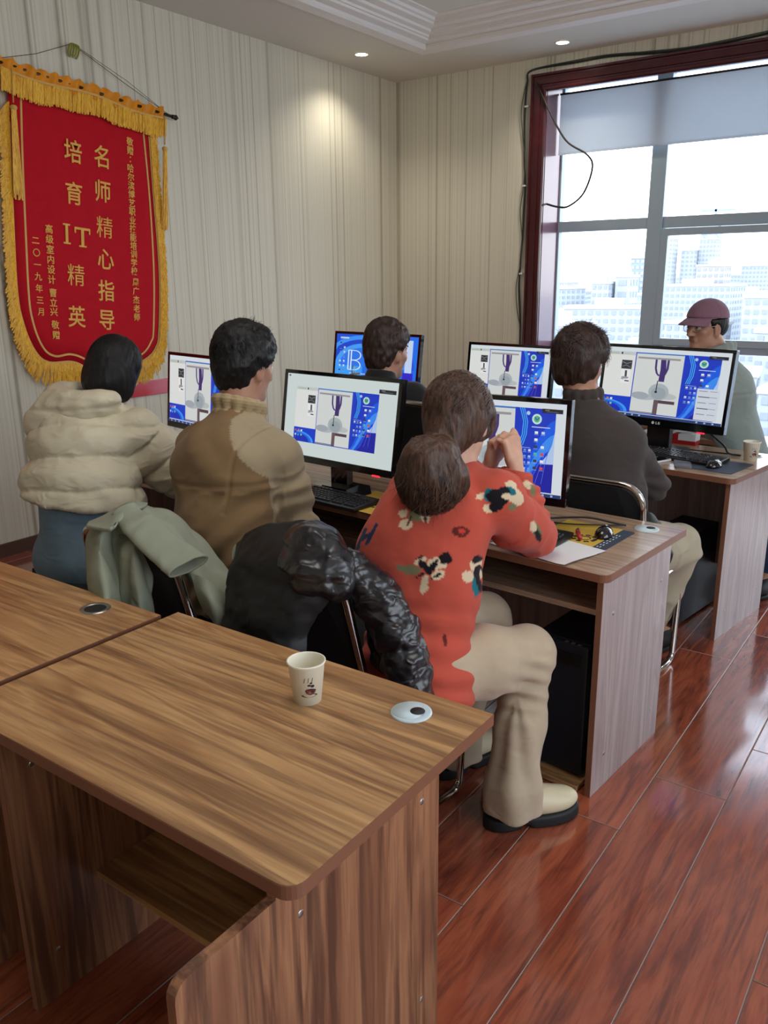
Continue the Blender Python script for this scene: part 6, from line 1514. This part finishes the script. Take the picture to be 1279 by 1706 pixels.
    if text:
        u0, v0 = -.225, -.225
        column('敬赠：哈尔滨博艺职业技能培训学校', -.228, -.215, -.215, -.995, .052, .0008)
        column('周广杰老师', -.207, -1.065, -.196, -1.285, .052, .0008)
        for ch, (u, v_) in zip('名师精心指导', ((-.443, -.345), (-.438, -.545), (-.434, -.755), (-.432, -.945), (-.432, -1.135), (-.430, -1.315))): glyph(ch, u, v_, .135, .0 if ch == '精' else .0014, .92)
        for ch, (u, v_) in zip('培育', ((-.642, -.355), (-.645, -.590))): glyph(ch, u, v_, .135, .0 if ch == '精' else .0014, .92)
        for (bx, by, hw, hh) in ((-.705, -.828, .009, .055), (-.705, -.775, .024, .005), (-.705, -.881, .024, .005), (-.598, -.835, .010, .055), (-.598, -.787, .052, .007), (-.648, -.798, .005, .017), (-.548, -.798, .005, .017), (-.598, -.888, .026, .005)):
            MB().box(bx - hw, bx + hw, by - hh, by + hh, .002, .006, bev=.0015).obj('character', M['gold_text'], t, loc=(0, 0, zz(bx, by)))
        for ch, (u, v_) in zip('精英', ((-.650, -1.06), (-.650, -1.305))): glyph(ch, u, v_, .135, .0 if ch == '精' else .0014, .92)
        column('高级室内设计', -.818, -.815, -.812, -1.10, .052, .0008); column('曹立兴', -.806, -1.175, -.803, -1.285, .052, .0008); column('敬赠', -.797, -1.36, -.794, -1.42, .052, .0008)
        column('二〇一九年三月', -.905, -.89, -.888, -1.29, .048, .0006)
    return t
gcache = {}
M['green_tape'] = mat('yellow green cord', (140, 140, 40), .6)
banner('red award banner with gold Chinese lettering and yellow fringe on the wall', 3.891, 2.614, 5.3)
banner('second fringed banner whose right edge just shows at the left border', 2.60, 2.52, 3.0, False, seed=2)
M['red_sheet'] = mat('glossy red sheet', (196, 20, 44), .2, coat=.4)
t = thing('red_sheet', 'glossy red sheet below the banner beside the left monitor', 'poster', (XL + .012, 3.95, .93)); MB().box(-.004, .004, -.62, .15, -.10, 0, bev=.002).obj('sheet', M['red_sheet'], t)

# ================================================================== COATS ON THE CHAIRS
M['sage_coat'] = fabric('grey green coat cotton', (142, 146, 128), .8, .0, 500, .25, var=.04, wr=.9, wsc=9)
M['coat_dark'] = fabric('black puffer nylon matt', (22, 22, 22), .55, .0, 160, .12, spec=.4, wr=1.0, wsc=9)
M['nylon'] = fabric('black glossy nylon', (20, 19, 24), .34, 0, 90, .15, spec=.7, coat=.1, wr=1.0, wsc=26, wst=(1, 1, 1.3))
coat = thing('coat', 'grey green coat hanging open over the chair of the man in tan', 'coat', (-1.9, 1.42, .6)); rc = unit((1, -.05, 0)); nb = vec(.05, 1, 0)
def grid_of(rows, nu=40, nv=40):
    """smooth grid through rows of points"""
    R1 = [[Vector(p) for p in bez(r, max(2, nu // (len(r) - 1)))] for r in rows]; m = min(len(r) for r in R1); cols = [bez([R1[k][i] for k in range(len(R1))], max(2, nv // (len(rows) - 1))) for i in range(m)]
    return np.array([[list(p) for p in c] for c in cols])
def sheet(rows, name, m, parent, thick=.005, disp=None, closed=False):
    """cloth panel: lofted grid, folded by disp along its normal, with real thickness and an edge"""
    G = grid_of(rows) if not isinstance(rows, np.ndarray) else rows
    a, b_ = G.shape[:2]
    du = (np.roll(G, -1, 0) - np.roll(G, 1, 0)) if closed else np.gradient(G, axis=0); dv = np.gradient(G, axis=1); nrm = np.cross(du, dv); nrm /= np.linalg.norm(nrm, axis=2, keepdims=True) + 1e-9
    if disp is not None: G = G + nrm * disp(G.reshape(-1, 3)).reshape(a, b_, 1)
    V = np.concatenate([(G + nrm * thick / 2).reshape(-1, 3), (G - nrm * thick / 2).reshape(-1, 3)]); n_ = a * b_; f = []
    for i in range(a if closed else a - 1):
        i2 = (i + 1) % a
        for j in range(b_ - 1):
            q = (i * b_ + j, i2 * b_ + j, i2 * b_ + j + 1, i * b_ + j + 1); f.append(q); f.append(tuple(n_ + k for k in q[::-1]))
        for j in (0, b_ - 1):
            q = (i * b_ + j, i2 * b_ + j, n_ + i2 * b_ + j, n_ + i * b_ + j); f.append(q if j else q[::-1])
    if not closed:
        for i in (0, a - 1):
            for j in range(b_ - 1): q = (i * b_ + j, i * b_ + j + 1, n_ + i * b_ + j + 1, n_ + i * b_ + j); f.append(q if not i else q[::-1])
    return MB().add([tuple(x) for x in V], f, 0, True).obj(name, m, parent)
fold = lambda a1, s1, a2, s2, sd: (lambda V: a1 * ridged(V * vec(1.3, 1.3, .45), s1, sd) + a2 * vnoise(V, s2, sd + 1))
sheet([[(-1.999, 1.351, 0.907), (-1.942, 1.36, 0.928), (-1.901, 1.391, 0.931), (-1.852, 1.42, 0.914), (-1.839, 1.451, 0.865)], [(-1.996, 1.325, 0.862), (-1.898, 1.301, 0.886), (-1.921, 1.364, 0.859), (-1.811, 1.346, 0.872), (-1.819, 1.413, 0.825)], [(-1.97, 1.3, 0.811), (-1.877, 1.284, 0.831), (-1.886, 1.343, 0.8), (-1.788, 1.329, 0.812), (-1.801, 1.392, 0.767)], [(-1.942, 1.28, 0.733), (-1.836, 1.259, 0.749), (-1.852, 1.322, 0.707), (-1.757, 1.306, 0.72), (-1.767, 1.361, 0.68)], [(-1.904, 1.25, 0.643), (-1.799, 1.229, 0.66), (-1.816, 1.292, 0.618), (-1.723, 1.273, 0.631), (-1.734, 1.329, 0.592)]], 'back_panel', M['sage_coat'], coat, .006, fold(.009, 13, .004, 22, 201))
sheet([[(-2.043, 1.394, 0.903), (-2.007, 1.429, 0.928), (-1.965, 1.468, 0.953), (-1.956, 1.52, 0.939)], [(-1.989, 1.337, 0.919), (-1.926, 1.364, 0.941), (-1.903, 1.399, 0.957), (-1.905, 1.459, 0.95)], [(-1.951, 1.303, 0.927), (-1.872, 1.308, 0.928), (-1.857, 1.321, 0.933), (-1.874, 1.351, 0.945)]], 'collar', M['sage_coat'], coat, .010, fold(.002, 12, .002, 20, 203))
Tt, Tb = [bez(r, 16) for r in [[(-1.91, 1.434, 0.962), (-1.8, 1.426, 0.935), (-1.71, 1.426, 0.895), (-1.615, 1.43, 0.858)], [(-1.922, 1.367, 0.944), (-1.819, 1.341, 0.912), (-1.723, 1.331, 0.871), (-1.649, 1.334, 0.834)]]]
sec = []
for k in range(28):
    th = 2 * PI * k / 28; row = []
    for i in range(len(Tt)):
        t_ = i / (len(Tt) - 1); a_, b_ = Vector(Tt[i]), Vector(Tb[i]); m_ = (a_ + b_) / 2; h_ = (a_ - b_) / 2; dl = (Vector(Tt[min(i + 1, len(Tt) - 1)]) - Vector(Tt[max(0, i - 1)])).normalized(); n_ = dl.cross(h_).normalized()
        cuff_ = 1.05 if t_ > .84 else 1.0
        c_, s_ = math.cos(th), math.sin(th); row.append(list(m_ + h_ * (abs(c_) ** .8 * (1 if c_ > 0 else -1)) * cuff_ + n_ * .016 * s_ * cuff_ * (.7 + .5 * t_)))
    sec.append(row)
def sleeve_fold(V): return .0035 * ridged(V * vec(1, 1, .7), 17, 205) + .002 * vnoise(V, 30, 206)
sheet(np.array(sec), 'sleeve', M['sage_coat'], coat, .005, sleeve_fold, closed=True)
sheet([[(-1.983, 1.503, 0.942), (-1.927, 1.581, 0.905), (-1.872, 1.632, 0.83), (-1.753, 1.645, 0.733)], [(-1.898, 1.461, 0.943), (-1.828, 1.517, 0.886), (-1.766, 1.556, 0.798), (-1.662, 1.556, 0.732)], [(-1.843, 1.457, 0.89), (-1.757, 1.472, 0.83), (-1.689, 1.493, 0.752), (-1.613, 1.491, 0.7)], [(-1.829, 1.487, 0.802), (-1.728, 1.468, 0.759), (-1.647, 1.456, 0.705), (-1.576, 1.438, 0.656)]], 'front_panel', M['sage_coat'], coat, .008, fold(.008, 9, .004, 18, 207))
sheet([[(-1.687, 1.435, 0.801), (-1.626, 1.438, 0.793), (-1.587, 1.483, 0.734)], [(-1.647, 1.413, 0.763), (-1.573, 1.4, 0.758), (-1.557, 1.441, 0.695)], [(-1.642, 1.433, 0.704), (-1.567, 1.405, 0.688), (-1.549, 1.424, 0.633)]], 'hem_fold', M['sage_coat'], coat, .010, fold(.006, 10, .003, 20, 209))
MB().tube(bez([(-2.09, 1.30, .70), (-2.12, 1.28, .64), (-2.17, 1.27, .57), (-2.18, 1.27, .50)], 6), .003, 6).obj('drawstring', M['sage'], coat)
for o in coat.children: o.location = -Vector(coat.location)

pf = thing('puffer_coat', 'black down coat hanging over the chair behind the woman in red', 'coat', (-1.39, 1.5, .6))
def quilt(V):
    u = np.mod(V[:, 2] + .012 * vnoise(V * vec(1, 1, 0), 6, 112) + .03, .125) / .125; w = np.mod(V[:, 0] * .8 + V[:, 1] * .3 + .3 * V[:, 2], .22) / .22
    return -(.010 * np.sin(PI * u) ** .5 + .005 * np.sin(PI * w) ** .5 - .008 + .004 * vnoise(V, 13, 111) + .003 * ridged(V * vec(1, 1, 1.4), 26, 113) - .003 * np.exp(-((u - .5) / .03) ** 2) * (w < .7))
o = sheet([[(-1.583, 1.531, 0.863), (-1.536, 1.556, 0.912), (-1.46, 1.591, 0.929), (-1.375, 1.604, 0.94), (-1.299, 1.603, 0.924)], [(-1.56, 1.482, 0.821), (-1.453, 1.462, 0.873), (-1.352, 1.469, 0.907), (-1.258, 1.475, 0.915), (-1.195, 1.5, 0.892)], [(-1.543, 1.443, 0.75), (-1.426, 1.418, 0.802), (-1.332, 1.419, 0.83), (-1.258, 1.437, 0.84), (-1.228, 1.481, 0.833)], [(-1.527, 1.406, 0.68), (-1.419, 1.383, 0.724), (-1.342, 1.381, 0.744), (-1.293, 1.404, 0.747), (-1.274, 1.443, 0.746)], [(-1.512, 1.378, 0.573), (-1.408, 1.352, 0.613), (-1.332, 1.351, 0.636), (-1.289, 1.37, 0.64), (-1.272, 1.407, 0.637)]], 'coat_back', M['coat_dark'], pf, .03, quilt)
S = Solid(.03); S.chain([(-1.345, 1.500, .915), (-1.29, 1.495, .925), (-1.225, 1.50, .895)], [.045, .055, .050]); S.chain([(-1.34, 1.46, .88), (-1.27, 1.455, .875), (-1.205, 1.485, .855)], [.035, .045, .042])
S.ell((-1.31, 1.53, .945), (.075, .05, .035))
flesh('collar_fold', S, .0055, M['nylon'], pf, 1, lambda V: .005 * ridged(V * vec(.7, .7, 1.3), 26, 115) + .004 * vnoise(V, 40, 116) + .004 * vnoise(V, 16, 9))
S = Solid(.03); S.chain([(-1.215, 1.545, .875), (-1.150, 1.575, .80), (-1.095, 1.585, .71), (-1.060, 1.575, .63), (-1.035, 1.56, .55), (-1.03, 1.55, .46)], [.048, .055, .056, .055, .052, .050], .02)
S.chain([(-1.22, 1.60, .84), (-1.17, 1.63, .74), (-1.15, 1.63, .62)], [.045, .05, .05])
def slv(V):
    a = vec(-1.215, 1.545, .875); u = unit(vec(-1.035, 1.56, .50) - a); s = (V - a) @ u; w = np.mod(s + .01 * vnoise(V, 8, 3), .075) / .075
    return .007 * np.sin(PI * w) ** .6 - .004 + .0035 * ridged(V, 30, 117) + .0035 * vnoise(V, 60, 118) + .004 * (np.exp(-(w / .12) ** 2) + np.exp(-((1 - w) / .12) ** 2)) * vnoise(V, 50, 7)
flesh('sleeve', S, .0055, M['nylon'], pf, 1, slv)
for o in pf.children: o.location = -Vector(pf.location)

bl_ = thing('dark_jacket', 'dark padded jacket bunched on the seat beside the turtleneck man', 'coat', (-1.0, 2.95, .5))
S = Solid(.03); S.chain([(-1.14, 2.90, .66), (-1.03, 2.93, .665), (-.945, 3.02, .66), (-.925, 3.10, .60)], [.045, .05, .045, .04]); S.chain([(-.955, 2.96, .64), (-.935, 2.98, .55), (-.93, 2.97, .44), (-.95, 2.95, .36)], [.045, .048, .046, .035]); S.chain([(-.925, 3.05, .62), (-.905, 3.09, .54), (-.91, 3.06, .46)], [.04, .045, .035])
flesh('jacket_folds', S, .006, M['coat_dark'], bl_, 1, lambda V: .006 * ridged(V * vec(1, 1, 1.4), 18, 121) + .004 * vnoise(V, 30, 122))
for o in bl_.children: o.location = -Vector(bl_.location)
